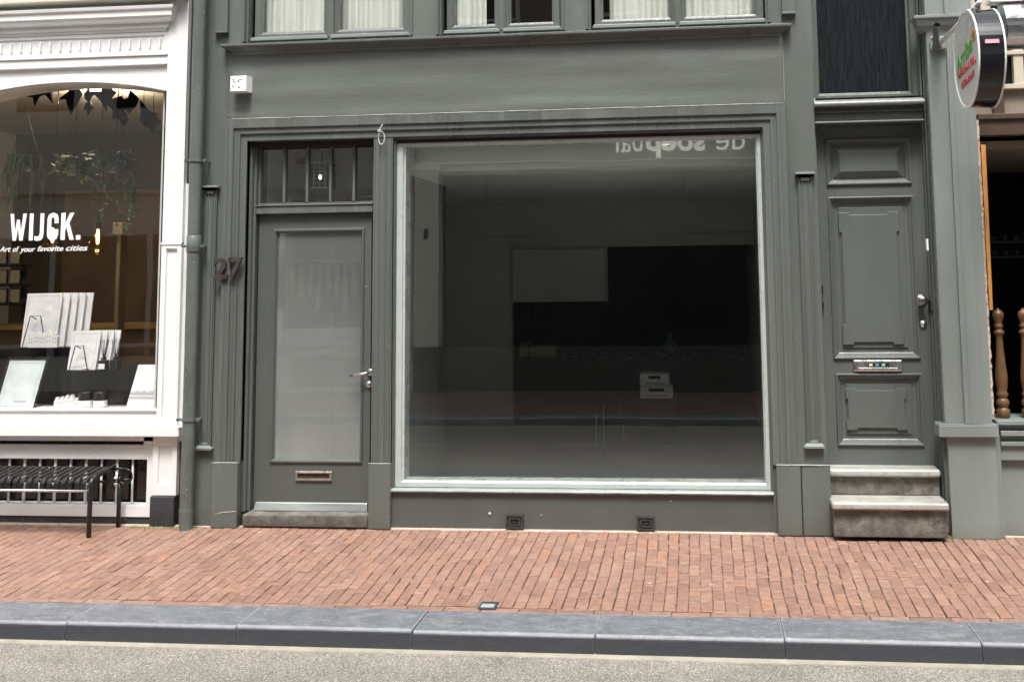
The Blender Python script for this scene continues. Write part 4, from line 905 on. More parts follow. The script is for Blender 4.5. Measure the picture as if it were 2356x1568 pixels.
# room
bm = NB(); bx(bm, WX0, -3.99, 4.4, 4.5, .0, 3.8); bx(bm, -4.02, -3.99, .3, 4.4, 0, 3.8)
obj('shop_wall', bm, M['shopdark'], WB)
bm = NB(); bx(bm, WX0, -4.02, .3, 4.4, 3.62, 3.7); obj('shop_ceiling', bm, mat('ivory_ceiling', (.62, .58, .50), .7, .05), WB)
bm = NB(); bx(bm, WX0, -3.99, .3, 4.4, .0, .02); obj('shop_floor', bm, M['shopwarm'], WB)
bm = NB(); bx(bm, WX0, -4.03, .3, 1.15, .70, .805); obj('display_shelf', bm, M['plinth'], WB)
bm = NB(); bx(bm, -7.8, -6.4, 4.36, 4.4, 1.3, 2.9); obj('wall_panel', bm, M['shopwarm'], WB)
u = at(256, 900, 2.0); v = at(278, 540, 2.0)
bm = NB(); bx(bm, u.x, v.x, 2.0, 2.12, .02, v.z); bx(bm, u.x - .03, v.x + .03, 1.97, 2.15, v.z, v.z + .12); obj('column', bm, mat('ivory_reflection', (.34, .29, .21), .5, .08, 4, .05), WB, bevel=.008)  # column gives solid shape to a pale reflection of the opposite front

bm = NB(); bx(bm, WX0, -3.99, .3, 4.6, TOPZ - .2, TOPZ); bx(bm, WX0, WX0 + .1, .3, 4.5, 0, TOPZ - .2); obj('roof', bm, M['white'], WB)
# ---- things in the white shop
ctr = thing('sales_counter', 'pale wood counter across the back of the white shop', 'counter', (-6.4, 2.6, 0))
bm = NB(); bx(bm, -8.4, -5.55, 2.5, 3.0, .02, 1.32); obj('counter_body', bm, M['shopwarm'], ctr)
bm = NB(); bx(bm, -8.4, -5.50, 2.46, 3.02, 1.32, 1.365); obj('worktop', bm, M['yellow'], ctr, bevel=.004)
shl = ['upper black shelf of small frames on the back wall of the white shop', 'middle black shelf of small frames on the back wall of the white shop', 'lower black shelf of small frames on the back wall of the white shop']
ys = 2.45
for k, (py_, ) in enumerate(((611,), (656,), (700,))):
    p = at(52, py_, ys)
    t = thing('wall_shelf', shl[k], 'shelf', (p.x - .35, ys, p.z), 'wall shelves')
    bm = NB(); bx(bm, p.x - 1.0, p.x, ys, ys + .14, p.z - .012, p.z + .012); obj('shelf_board', bm, M['black'], t)
    bm = NB(); bx(bm, p.x - .93, p.x - .90, ys + .10, ys + .14, p.z - .14, p.z - .012); bx(bm, p.x - .08, p.x - .05, ys + .10, ys + .14, p.z - .14, p.z - .012); obj('shelf_bracket', bm, M['black'], t)
    for j in range(3):
        xx = p.x - .04 - j * .148
        t2 = thing('shelf_picture', '%s small pale framed print on the %s black shelf of the white shop' % (['rightmost', 'second from right', 'third from right'][j], ['upper', 'middle', 'lower'][k]), 'picture frame', (xx, ys, p.z), 'small framed prints')
        bm = NB(); bx(bm, xx - .125, xx, ys + .02, ys + .04, p.z + .013, p.z + .165); obj('frame', bm, M['black'], t2)
        bm = NB(); bx(bm, xx - .113, xx - .012, ys + .016, ys + .0195, p.z + .024, p.z + .155); obj('print', bm, M['card'], t2)
# black display plinths
u = at(160, 798, .5)
bm = NB(); bx(bm, -6.4, u.x, .5, .95, .806, u.z); tag(obj('display_plinth', bm, M['plinth'], bevel=.003), 'tall black display block at the left of the arched window', 'display plinth')
u = at(98, 852, .32); v = at(294, 852, .32)
bm = NB(); pts = []
for k in range(13):
    a = k / 12; pts.append((u.x + (v.x - u.x) * a, .32 + .16 * (2 * a - 1) ** 2))
vs0 = [bm.verts.new((x, y, .806)) for x, y in pts + [(v.x, .75), (u.x, .75)]]; vs1 = [bm.verts.new((x, y, u.z)) for x, y in pts + [(v.x, .75), (u.x, .75)]]
bm.faces.new(vs0); bm.faces.new(vs1)
for k in range(len(vs0)): j = (k + 1) % len(vs0); bm.faces.new((vs0[k], vs0[j], vs1[j], vs1[k]))
tag(obj('display_plinth', bm, M['plinth']), 'low black curved display block in the arched window', 'display plinth')
PL1 = at(160, 798, .5).z; PL2 = u.z
# packs of prints, each sheet a thing
def pack(px0, px1, pyt, pyb, y, zbase, n, grp, lab):
    a = at(px0, pyb, y); b = at(px1, pyt, y); wd = b.x - a.x; hh = b.z - zbase
    for k in range(n):
        ox = k * .052 * wd / .34; oy = k * .035
        t = thing('art_print', lab % ['front', 'second', 'third', 'fourth', 'last'][k], 'art print', (a.x + ox, y + oy, zbase), grp)
        bm = NB(); vs = bx(bm, a.x + ox, b.x + ox, y + oy, y + oy + .012, zbase, b.z)
        for v in vs:
            if v.co.z > zbase + .1: v.co.y += .05; v.co.x += .01
        obj('sheet', bm, M['paper'], t)
        if k == 0:
            bm = NB(); q = .02
            loft(bm, [(a.x + q, b.x - q, zbase + q, b.z - q, y - .002), (a.x + q + .003, b.x - q - .003, zbase + q + .003, b.z - q - .003, y - .002)])
            for v in bm.verts: f = (v.co.z - zbase) / hh; v.co.y += .05 * f; v.co.x += .01 * f
            obj('border_line', bm, M['paperline'], t)
            bm = NB(); r3 = random.Random(int(px0)); dx = b.x - a.x
            for q_ in range(26):
                u0 = r3.uniform(.15, .8); v0 = r3.uniform(.25, .85); u1 = min(.88, u0 + r3.uniform(.05, .3)); v1 = min(.9, max(.2, v0 + r3.uniform(-.12, .12)))
                prism(bm, [(a.x + dx * u0, zbase + hh * v0), (a.x + dx * u1, zbase + hh * v1), (a.x + dx * u1, zbase + hh * v1 + .002), (a.x + dx * u0, zbase + hh * v0 + .002)], y - .0016, y - .001)
            bx(bm, a.x + dx * .36, a.x + dx * .64, y - .0016, y - .001, zbase + hh * .12, zbase + hh * .145)
            for v in bm.verts: f = (v.co.z - zbase) / hh; v.co.y += .05 * f; v.co.x += .01 * f
            obj('line_drawing', bm, M['printline'], t)
    return a, b
a, b = pack(47, 133, 674.6, 798, .52, PL1 + .001, 5, 'large white art prints in the tall stack', '%s sheet of the large white art prints standing on the tall black block')
def easel(x, y, z, s, lab):
    bm = NB(); r = .0045
    tube(bm, [(x - s * .5, y - .02, z + .004), (x - s * .22, y - .015, z + s * 1.25), (x + s * .22, y - .015, z + s * 1.25), (x + s * .5, y - .02, z + .004)], r, 6)
    tube(bm, [(x - s * .2, y - .015, z + s * 1.25), (x - s * .1, y + .03, z + s * 1.1)], r, 6)
    return tag(obj('wire_easel', bm, M['black']), lab, 'easel')
easel((a.x + b.x) / 2 - .01, .50, PL1, .205, 'black wire easel before the large white art prints')
a, b = pack(154, 222, 762, 851, .37, PL2 + .001, 4, 'small white art prints in the low stack', '%s sheet of the smaller white art prints standing on the curved black block')
easel((a.x + b.x) / 2 + .0, .35, PL2, .155, 'black wire easel before the smaller white art prints')
# ceramic canal houses
def houses(x0, x1, y, z, hts, grp, lab):
    wd = (x1 - x0) / len(hts)
    order = ['leftmost', 'second', 'third', 'fourth', 'rightmost']
    for k, hgt in enumerate(hts):
        a = x0 + wd * k; b = a + wd - .002; ord_ = order[k] if k < len(hts) - 1 else 'rightmost'
        t = thing('ceramic_house', lab % ord_, 'ornament', ((a + b) / 2, y, z), grp)
        bm = NB(); c = (a + b) / 2; g = [[(a, z), (b, z), (b, z + hgt * .72), (c + wd * .22, z + hgt * .8), (c + wd * .22, z + hgt * .92), (c, z + hgt), (c - wd * .22, z + hgt * .92), (c - wd * .22, z + hgt * .8), (a, z + hgt * .72)],
                                         [(a, z), (b, z), (b, z + hgt * .7), (c, z + hgt), (a, z + hgt * .7)]][k % 2]
        prism(bm, g, y, y + .035); obj('house_body', bm, M['ceramic'], t, bevel=.001)
        bm = NB()
        for fl in range(2):
            for s_ in (-1, 1): xx = c + s_ * wd * .2; bx(bm, xx - .004, xx + .004, y - .0008, y + .001, z + hgt * (.3 + .25 * fl), z + hgt * (.42 + .25 * fl))
        obj('house_window', bm, M['paperline'], t)
u = at(63, 798, .44); v = at(131, 798, .44)
houses(u.x, v.x, .44, PL1 * .0 + PL1 + .001 if False else PL1 + .001, [.115, .13, .12, .145, .12], 'white ceramic houses on the tall block', '%s of the white ceramic canal houses before the large art prints')
for o in [o for o in bpy.data.objects if o.name.startswith('ceramic_house')]: pass
u = at(123, 943, .22); v = at(180, 943, .22)
houses(u.x, v.x, .22, .806, [.115, .12, .13, .135, .11], 'white ceramic houses on the window floor', '%s of the white ceramic canal houses on the floor of the arched window')
# framed prints
def leaning(px0, px1, pyt, pyb, y, m, frame, label, photo=False):
    a = at(px0, pyb, y); b = at(px1, pyt, y); z0 = .806
    t = thing('framed_print', label, 'framed print', ((a.x + b.x) / 2, y, z0))
    lean = .09; sk = .05
    def warp(bm):
        for v in bm.verts: f = (v.co.z - z0) / (b.z - z0); v.co.y += lean * f; v.co.x += sk * f * (1 if photo else 1)
    if frame:
        bm = NB(); loft(bm, [(a.x, b.x, z0, b.z, y + .02), (a.x, b.x, z0, b.z, y), (a.x + .022, b.x - .022, z0 + .01, b.z - .022, y), (a.x + .022, b.x - .022, z0 + .01, b.z - .022, y + .006)]); warp(bm); obj('frame', bm, M['black'], t)
    bm = NB(); bx(bm, a.x + (.02 if frame else 0), b.x - (.02 if frame else 0), y + .006, y + .012, z0 + .004, b.z - (.02 if frame else 0)); warp(bm); obj('print', bm, m, t)
    bm = NB()
    if not photo:
        q = .045; loft(bm, [(a.x + q, b.x - q, z0 + q, b.z - q, y + .004), (a.x + q + .003, b.x - q - .003, z0 + q + .003, b.z - q - .003, y + .004)]); bx(bm, b.x - .20, b.x - .10, y + .003, y + .0045, z0 + .075, z0 + .088)
        warp(bm); obj('border_line', bm, M['paperline'], t)
    else:
        rr = random.Random(2)
        for k in range(26): xx = a.x + .004 + k * (b.x - a.x - .008) / 26; bx(bm, xx, xx + (b.x - a.x) / 26, y + .003, y + .0045, z0 + .13, z0 + .15 + .05 * abs(noise.noise(Vector((xx * 22, 0, 1)))))
        bx(bm, a.x + .004, b.x - .004, y + .003, y + .0046, z0 + .10, z0 + .118)
        warp(bm); obj('photo_image', bm, M['paperline'], t)
leaning(-18, 84, 823, 943, .20, M['paper2'], True, 'pale blue print in a black frame at the left end of the arched window')
leaning(286, 352, 841, 943, .20, M['paper'], False, 'unframed grey photograph of a skyline leaning at the right end of the arched window', True)
# reed diffusers, candles
def diffuser(px, lab, y, tall):
    p = at(px, 850, y); t = thing('reed_diffuser', lab, 'diffuser', (p.x, y, PL2), 'reed diffusers')
    z = PL2 + .001
    bm = NB(); bx(bm, p.x - .032, p.x + .032, y - .03, y + .03, z, z + .075); bx(bm, p.x - .016, p.x + .016, y - .016, y + .016, z + .075, z + .10); obj('bottle', bm, M['pot'], t, bevel=.004)
    bm = NB()
    for k in range(5): a = (k - 2) * .3; tube(bm, [(p.x + .004 * (k - 2), y, z + .10), (p.x + .055 * math.sin(a) * 1.2, y + .01 * (k % 2), z + .24)], .0025, 5)
    obj('stick', bm, M['black'], t)
    if tall: bm = NB(); bx(bm, p.x - .026, p.x + .026, y - .0318, y - .0305, z + .008, z + .05); obj('bottle_label', bm, M['letters'], t)
diffuser(238, 'black reed diffuser with a white label beside the smaller art prints', .36, True)
diffuser(265, 'plain black reed diffuser at the right of the curved block', .40, False)
for k, px in enumerate((193, 227)):
    p = at(px, 938, .22); t = thing('candle_jar', ['left black candle jar with white label on the window floor beside the ceramic houses', 'right black candle jar with white label on the window floor beside the ceramic houses'][k], 'candle', (p.x, .22, .806), 'candle jars')
    bm = NB(); lathe(bm, [(.052, .807), (.052, .955), (.048, .96)], (p.x, .24, 0), 'Z', 20); obj('jar', bm, M['pot'], t)
    bm = NB(); lathe(bm, [(.0528, .845), (.0528, .895)], (p.x, .24, 0), 'Z', 20, cap=False); obj('jar_label', bm, M['letters'], t)
    p = at(px + 1, 848, .34); bm = NB(); lathe(bm, [(.026, PL2 + .001), (.030, PL2 + .012), (.024, PL2 + .02)], (p.x, .37, 0), 'Z', 16)
    tag(obj('tealight', bm, M['ceramic']), ['left white tealight on the front edge of the curved block', 'right white tealight on the front edge of the curved block'][k], 'tealight', 'tealights')
# hanging plants
def leaf(bm, p, d, n, l, wd):
    d = d.normalized(); s = d.cross(n)
    if s.length < 1e-4: s = d.cross(Vector((1, 0, 0)))
    s = s.normalized() * wd
    v = [bm.verts.new(p), bm.verts.new(p + d * l * .45 + s), bm.verts.new(p + d * l), bm.verts.new(p + d * l * .45 - s)]
    bm.faces.new(v)
def plant(px, py, y, kind, label):
    p = at(px, py, y); t = thing('hanging_plant', label, 'plant', (p.x, y, p.z), 'hanging plants')
    rr = random.Random(int(px)); r = .125
    bm = NB(); lathe(bm, [(.02, -.10), (.08, -.09), (r * .9, -.03), (r, .03), (r * .97, .035), (.02, .02)], (p.x, y, p.z), 'Z', 20); obj('pot', bm, M['pot'], t, smooth=True)
    bm = NB()
    for a in (0, 2.1, 4.2): tube(bm, [(p.x + r * math.cos(a), y + r * math.sin(a), p.z + .03), (p.x, y, p.z + .42)], .0025, 5)
    tube(bm, [(p.x, y, p.z + .42), (p.x, y, 3.62)], .003, 5); obj('cord', bm, M['black'], t)
    bm = NB()
    if kind == 'tails':
        for k in range(30):
            a = rr.uniform(0, 2 * PI); l = rr.uniform(.15, .46); q = Vector((p.x + r * 1.02 * math.cos(a), y + r * 1.02 * math.sin(a), p.z + .03)); pts = [Vector((p.x + r * .5 * math.cos(a), y + r * .5 * math.sin(a), p.z + .05)), q + Vector((0, 0, .02))]
            for j in range(1, 6): pts.append(q + Vector((.012 * rr.uniform(-1, 1) + .03 * math.cos(a) * min(j, 2) / 2, .02 * math.sin(a), -l * j / 5)))
            tube(bm, pts, [.007, .009, .009, .008, .007, .005, .002][:len(pts)], 5)
    elif kind == 'bush':
        for k in range(110):
            a = rr.uniform(0, 2 * PI); e = rr.uniform(-.7, 1.2); q = Vector((p.x + rr.uniform(.3, 1.1) * r * math.cos(a), y + r * math.sin(a) * rr.uniform(.3, 1.1), p.z + .02 + rr.uniform(-.13, .07)))
            leaf(bm, q, Vector((math.cos(a), math.sin(a), e - .5)), Vector((rr.uniform(-.4, .4), -.5, 1)), rr.uniform(.06, .13), rr.uniform(.018, .035))
    else:
        for k in range(34):
            a = rr.uniform(0, 2 * PI); l = rr.uniform(.1, .62) if math.cos(a) > -.3 else rr.uniform(.1, .45); q = Vector((p.x + r * 1.1 * math.cos(a), y + r * math.sin(a), p.z + .02)); prevp = None
            for j in range(int(l / .02)):
                s = q + Vector((.05 * noise.noise(Vector((k, j * .16, 0))) + .03 * math.cos(a), .04 * noise.noise(Vector((k, 3, j * .2))), -.02 * j))
                for _ in range(2): leaf(bm, s, Vector((rr.uniform(-1, 1), rr.uniform(-1, .4), rr.uniform(-1, .3))), Vector((rr.uniform(-1, 1), -.8, rr.uniform(-.3, 1))), rr.uniform(.014, .034), rr.uniform(.005, .012))
        for k in range(240):
            a = rr.uniform(0, 2 * PI); q = Vector((p.x + rr.uniform(.2, 1.15) * r * math.cos(a), y + r * math.sin(a) * rr.uniform(.3, 1.1), p.z + rr.uniform(0, .10)))
            leaf(bm, q, Vector((math.cos(a), math.sin(a), rr.uniform(-.6, 1))), Vector((rr.uniform(-1, 1), -.8, .5)), rr.uniform(.02, .05), rr.uniform(.007, .016))
    obj('foliage', bm, M['leaf'] if kind == 'bush' else M['leaf_dk'], t)
plant(58, 372, .6, 'tails', 'hanging plant with long drooping tails, leftmost in the arched window')
plant(172, 378, .62, 'bush', 'hanging plant with broad green leaves, middle of the three in the arched window')
plant(266, 372, .58, 'trail', 'hanging plant with long leafy trailing vines, rightmost in the arched window')
# pendant lamps
for k, (px, py) in enumerate(((225, 543), (121, 540))):
    y = .75; p = at(px, py, y)
    t = thing('pendant_lamp', ['glowing pendant bulb hanging below the trailing plant', 'glowing pendant bulb hanging behind the window lettering'][k], 'lamp', (p.x, y, p.z), 'pendant bulbs')
    bm = NB(); tube(bm, [(p.x, y, p.z + .12), (p.x, y, 3.62)], .004, 6); obj('cord', bm, M['black'], t)
    bm = NB(); lathe(bm, [(.02, .06), (.024, .07), (.024, .12), (.01, .14)], (p.x, y, p.z), 'Z', 14); obj('lamp_holder', bm, M['black'], t)
    bm = NB(); lathe(bm, [(.004, -.07), (.011, -.06), (.013, 0), (.010, .05), (.004, .06)], (p.x, y, p.z), 'Z', 10); obj('filament', bm, M['bulb'], t, smooth=True)
    bm = NB(); lathe(bm, [(.022, .062), (.03, .03), (.065, -.03), (.075, -.08), (.06, -.135), (.02, -.16), (.002, -.162)], (p.x, y, p.z), 'Z', 20, cap=False); obj('bulb', bm, M['bulbglass'], t, smooth=True)
    pl = bpy.data.lights.new('bulb_light', 'POINT'); pl.energy = 2.5; pl.color = (1, .68, .36); pl.shadow_soft_size = .03
    o = bpy.data.objects.new('bulb_light', pl); o.location = (0, 0, -.02); o.parent = t; link(o)
for k, (px, py) in enumerate(((165, 199), (236, 200))):
    y = 1.3; p = at(px, py, y)
    t = thing('spot_lamp', ['small lit black ceiling spot, left of two behind the folded card ornaments', 'small lit black ceiling spot, right of two behind the folded card ornaments'][k], 'lamp', (p.x, y, p.z), 'ceiling spots')
    bm = NB(); lathe(bm, [(.02, .0), (.038, .01), (.04, .10), (.02, .13)], (p.x, y, p.z), 'Z', 16, cap=False); tube(bm, [(p.x, y, p.z + .12), (p.x, y, max(p.z + .13, 3.62))], .008, 6); obj('lamp_body', bm, M['black'], t)
    bm = NB(); lathe(bm, [(.002, .0), (.022, .0), (.024, .03)], (p.x, y, p.z), 'Z', 14); obj('lamp_bulb', bm, M['bulb'], t)
    pl = bpy.data.lights.new('spot_light', 'POINT'); pl.energy = 8; pl.color = (1, .82, .62); pl.shadow_soft_size = .05
    o = bpy.data.objects.new('spot_light', pl); o.location = (0, .25, -.12); o.parent = t; link(o)
# folded black card shades hanging along the top
spots = [(80, 215, 26), (112, 205, 30), (163, 218, 42), (205, 218, 18), (203, 248, 16), (243, 220, 34), (272, 245, 30), (300, 232, 26), (330, 262, 34), (352, 282, 20), (280, 268, 20)]
nm_ = ['first', 'second', 'third', 'fourth', 'fifth', 'sixth', 'seventh', 'eighth', 'ninth', 'tenth', 'eleventh']
spots = sorted(spots)
for k, (px, py, s) in enumerate(spots):
    y = .32 + .05 * (k % 3); p = at(px, py, y); r = s / 2356 * (CAM_D + y) / (FPX / 2356); rr = random.Random(k * 5 + 1)
    bm = NB(); base = Vector((p.x, y, p.z)); c = bm.verts.new(base + Vector((0, -.04, .02)))
    n = 4; ring = []
    for j in range(n * 2):
        a = 2 * PI * j / (n * 2) + rr.uniform(-.3, .3) - PI / 2; q = r * ((1.25 if j == 0 else rr.uniform(.6, 1.15)) if j % 2 == 0 else rr.uniform(.45, .8)); ring.append(bm.verts.new(base + Vector((q * math.cos(a), rr.uniform(-.03, .05), q * math.sin(a)))))
    bk = bm.verts.new(base + Vector((0, .05, 0)))
    for j in range(n * 2): bm.faces.new((c, ring[j], ring[(j + 1) % (n * 2)])); bm.faces.new((bk, ring[(j + 1) % (n * 2)], ring[j]))
    tube(bm, [base + Vector((0, 0, r * .3)), Vector((p.x, y, 3.62))], .0025, 4)
    tag(obj('card_ornament', bm, M['shade']), 'black folded card ornament, %s from the left along the top of the arched window' % nm_[k], 'ornament', 'folded black card ornaments')

# ================================================================== BENCH
bn = thing('metal_bench', 'black metal slatted bench with curved seat edge and scroll ends before the basement grille', 'bench', (-4.9, -.2, 0))
gf = ground_pt(201, 1236); gb = ground_pt(255, 1211)
yf, yb = -.365, -.06; xr = gf.x + .01; xl = xr - 1.75; zt = .425
def prof_curve(x):
    pts = [(x, yf, .325), (x, yf, .36)]
    for k in range(1, 6): a = PI / 2 * k / 5; pts.append((x, yf + .06 - .06 * math.cos(a), .36 + .055 * math.sin(a)))
    pts += [(x, yf + .14, zt - .002), (x, yb, zt + .018)]
    return pts
bm = NB(); X = xr - .055
while X > xl:
    pc = prof_curve(X); prevv = None
    for (x, y, z) in pc:
        ring = [bm.verts.new((X - .017, y, z)), bm.verts.new((X + .017, y, z)), bm.verts.new((X + .017, y + .004, z - .006)), bm.verts.new((X - .017, y + .004, z - .006))]
        if prevv:
            for j in range(4): bm.faces.new((prevv[j], prevv[(j + 1) % 4], ring[(j + 1) % 4], ring[j]))
        else: bm.faces.new(ring)
        prevv = ring
    bm.faces.new(prevv[::-1]); X -= .0535
obj('seat_slats', bm, M['black'], bn, smooth=False)
for X in (xr, xl):
    bm = NB(); tube(bm, [(X, yf, -.004)] + [(X, y, z) for (x, y, z) in prof_curve(X)[1:]] , .017, 12); obj('end_frame', bm, M['black'], bn, smooth=True)
    bm = NB(); tube(bm, [(X + (.045 if X == xr else 0), yb, -.004), (X + (.045 if X == xr else 0), yb, .385)], .016, 12); obj('leg', bm, M['black'], bn, smooth=True)
    bm = NB()
    for cx_, rad in ((.02, .045), (.10, .055)):
        cpt = [(X + cx_ + rad * math.cos(2 * PI * k / 18), yb - .02, .375 + rad * math.sin(2 * PI * k / 18)) for k in range(19)]; tube(bm, cpt, .006, 6, cap=False)
    tube(bm, [(X, yb, .345), (X + .14, yb, .35)], .007, 6); tube(bm, [(X, yb - .02, .433), (X + .10, yb - .02, .430)], .008, 6); obj('scroll', bm, M['black'], bn, smooth=True)
    X2 = X
bm = NB(); tube(bm, [(xl, yf, .325), (xr, yf, .325)], .009, 8); obj('front_rail', bm, M['steel'], bn, smooth=True)
bm = NB(); tube(bm, [(xl, yb, .425), (xr, yb, .425)], .016, 8); tube(bm, [(xl, yb, .33), (xr, yb, .33)], .010, 8); obj('back_rail', bm, M['black'], bn, smooth=True)

u = ground_pt(1098, 1398, .006); v = ground_pt(1150, 1383, .006)
t = thing('valve_cover', 'small square grey metal valve cover set in the paving at the kerb', 'valve cover', ((u.x + v.x) / 2, (u.y + v.y) / 2, 0))
bm = NB(); bx(bm, u.x, v.x, u.y, v.y, -.02, .006); obj('cover_frame', bm, M['black_wall'], t, bevel=.004)
bm = NB(); bx(bm, u.x + .015, v.x - .015, u.y + .012, u.y + .07, .0062, .010); obj('lid', bm, mat('pale_blue_grey_lid', (.30, .34, .38), .4, .2, 30, .2), t, bevel=.002)
# moss and weeds around the foot of the drainpipe
bm = NB(); rr = random.Random(5)
for k in range(2200):
    q = rr.random(); x = -4.30 + .50 * q + rr.gauss(0, .012); yy = -.055 + rr.gauss(0, .017) - .02 * q
    if x > -3.80: continue
    l = rr.uniform(.004, .013)
    leaf(bm, Vector((x, yy, -.002)), Vector((rr.uniform(-1, 1), rr.uniform(-1, 1), rr.uniform(.3, 1.4))), Vector((rr.uniform(-1, 1), rr.uniform(-1, 1), 0)), l, l * .35)
for k in range(500):
    x = 1.63 + rr.gauss(0, .02); yy = -.06 + rr.gauss(0, .02); l = rr.uniform(.004, .014); leaf(bm, Vector((x, yy, -.002)), Vector((rr.uniform(-1, 1), rr.uniform(-1, 1), rr.uniform(.3, 1.4))), Vector((rr.uniform(-1, 1), rr.uniform(-1, 1), 0)), l, l * .3)
tag(obj('moss', bm, mat('yellow_green_moss', (.34, .33, .15), .9, .4, 60, 0)), 'dry yellow moss along the foot of the walls beside drainpipe and steps', 'moss', kind='stuff')

# ================================================================== RIGHT HAND BUILDING
RB = thing('restaurant_building', 'pale grey green building with an open dark window and turned wooden balusters', 'building', (3, 0, 0))
bm = NB()
bx(bm, 1.661, 1.93, -.02, .3, .0, TOPZ); bx(bm, 1.93, 6.5, .02, .3, 0, .66); bx(bm, 3.6, 6.5, 0, .3, .66, TOPZ); bx(bm, 1.93, 3.6, 0, .3, 4.5, TOPZ)
obj('wall', bm, M['green_lt'], RB)
bm = NB()
loft(bm, [(1.634, 1.955, .776, 3.55, -.02), (1.634, 1.955, .776, 3.55, -.075), (1.648, 1.94, .776, 3.55, -.082)], sides='LR', cap1=True)
bx(bm, 1.765, 1.80, -.102, -.08, .776, 3.52); bx(bm, 1.800, 1.885, -.094, -.08, .776, 3.52)
obj('column_shaft', bm, M['green_lt'], RB, bevel=.004)
bm = NB(); bx(bm, 1.63, 1.95, -.08, 0, 3.66, TOPZ); bx(bm, 1.765, 1.80, -.1, -.08, 3.66, TOPZ); obj('column_shaft', bm, M['green_lt'], RB, bevel=.004)
cornice('capital', 1.685, 1.90, [(-.08, 3.545), (-.09, 3.56), (-.10, 3.575), (-.115, 3.58), (-.125, 3.605), (-.13, 3.625), (-.145, 3.63), (-.145, 3.65), (-.02, 3.658)], M['green_lt'], RB)
bm = NB(); bx(bm, 1.585, 1.985, -.115, .05, .690, .768); bx(bm, 1.59, 1.98, -.11, .05, .768, .7755); obj('column_base', bm, M['green_lt'], RB, bevel=.005)
bm = NB(); bx(bm, 1.650, 1.972, -.07, .05, 0, .689); obj('pedestal', bm, M['green_lt'], RB, bevel=.004)
bm = NB(); bx(bm, 1.972, 2.012, -.03, .05, 0, .689); obj('pedestal', bm, M['green_lt'], RB, bevel=.003)
bm = NB()
bx(bm, 1.985, 3.7, -.07, .3, .765, .795); bx(bm, 2.012, 3.7, -.02, .3, .725, .765); bx(bm, 2.012, 3.7, -.06, .3, .69, .725); bx(bm, 2.012, 3.7, -.01, .3, .65, .69); bx(bm, 2.012, 3.7, -.045, .3, .62, .65); bx(bm, 2.012, 3.7, -.02, .1, .52, .62)
obj('window_sill', bm, M['green_lt'], RB, bevel=.004)
# ragged plaster edge and orange wooden strip down the opening
bm = NB(); pts = []
for k in range(70):
    z = .80 + 2.1 * k / 69; pts.append((1.985 + .012 * noise.noise(Vector((0, k * .8, 2))) + .006 * noise.noise(Vector((4, k * 2.1, 2))), z))
prism(bm, [(1.93, .80)] + pts + [(1.93, 2.9)], -.012, .3); obj('broken_plaster_edge', bm, M['plaster'], RB)
bm = NB(); pts = [(1.99 - .0 + .004 * noise.noise(Vector((0, k * .9, 5))), 1.55 + 1.17 * k / 30) for k in range(31)]
prism(bm, pts + [(2.022, 2.72), (2.012, 1.55)], -.02, .03); obj('wooden_strip', bm, M['orangewood'], RB)
bm = NB(); bx(bm, 1.985, 3.6, .02, .12, 2.79, 2.94); bx(bm, 1.985, 3.6, .0, .14, 2.905, 2.945); obj('lintel', bm, M['brown'], RB, bevel=.004)
bm = NB(); bx(bm, 1.985, 3.6, .10, .14, 2.945, 3.13)
obj('lintel_panel', bm, M['tan'], RB)
bm = NB(); bx(bm, 2.115, 2.19, .06, .11, 2.945, 3.13); obj('lintel_post', bm, M['brown'], RB, bevel=.003)
bm = NB()
bx(bm, 1.985, 3.6, .05, .12, 3.13, 3.165); bx(bm, 1.985, 3.6, .05, .12, 3.38, 3.41); bx(bm, 1.985, 3.6, .05, .12, 3.64, 3.67)
for xx in (2.03, 2.24, 2.46, 2.68, 2.9, 3.12): bx(bm, xx + .03, xx + .10, .06, .115, 3.165, 4.5)
bx(bm, 1.985, 2.02, .05, .12, 3.165, 4.5)
tw = obj('upper_window', bm, mat('cream_grid_paint', (.50, .45, .37), .45, .06, 5, .1), RB, bevel=.003)
bm = NB(); bx(bm, 1.985, 3.6, .13, .135, 3.14, 4.5); obj('pane', bm, M['darkpane'], tw)
bm = NB(); loft(bm, [(1.99, 3.6, .5, 2.95, .3), (1.99, 3.6, .0, 2.95, 4.5)], cap1=True); obj('restaurant_room', bm, mat('dark_grey_room', (.045, .045, .045), .7, .3, 3, .05), RB)
bm = NB(); bx(bm, 1.995, 3.6, .31, 2.5, 2.72, 2.78); obj('restaurant_ceiling', bm, M['tan'], RB)
# shelf with glasses on the back wall
sh = thing('glass_shelf', 'dark shelf with small glasses inside the restaurant window', 'shelf', (3.0, 2.4, 1.8))
bm = NB(); bx(bm, 2.2, 3.9, 2.4, 2.6, 2.06, 2.08); bx(bm, 2.2, 3.9, 2.4, 2.6, 1.92, 1.94); obj('shelf_board', bm, M['brown'], sh)
bm = NB()
for zz in (2.08, 1.94):
    for k in range(16): lathe(bm, [(.02, zz), (.028, zz + .05)], (2.3 + k * .1, 2.45, 0), 'Z', 10)
obj('drinking_glass', bm, mat('grey_glassware', (.10, .10, .10), .2, .2, 20, 0), sh, smooth=True)
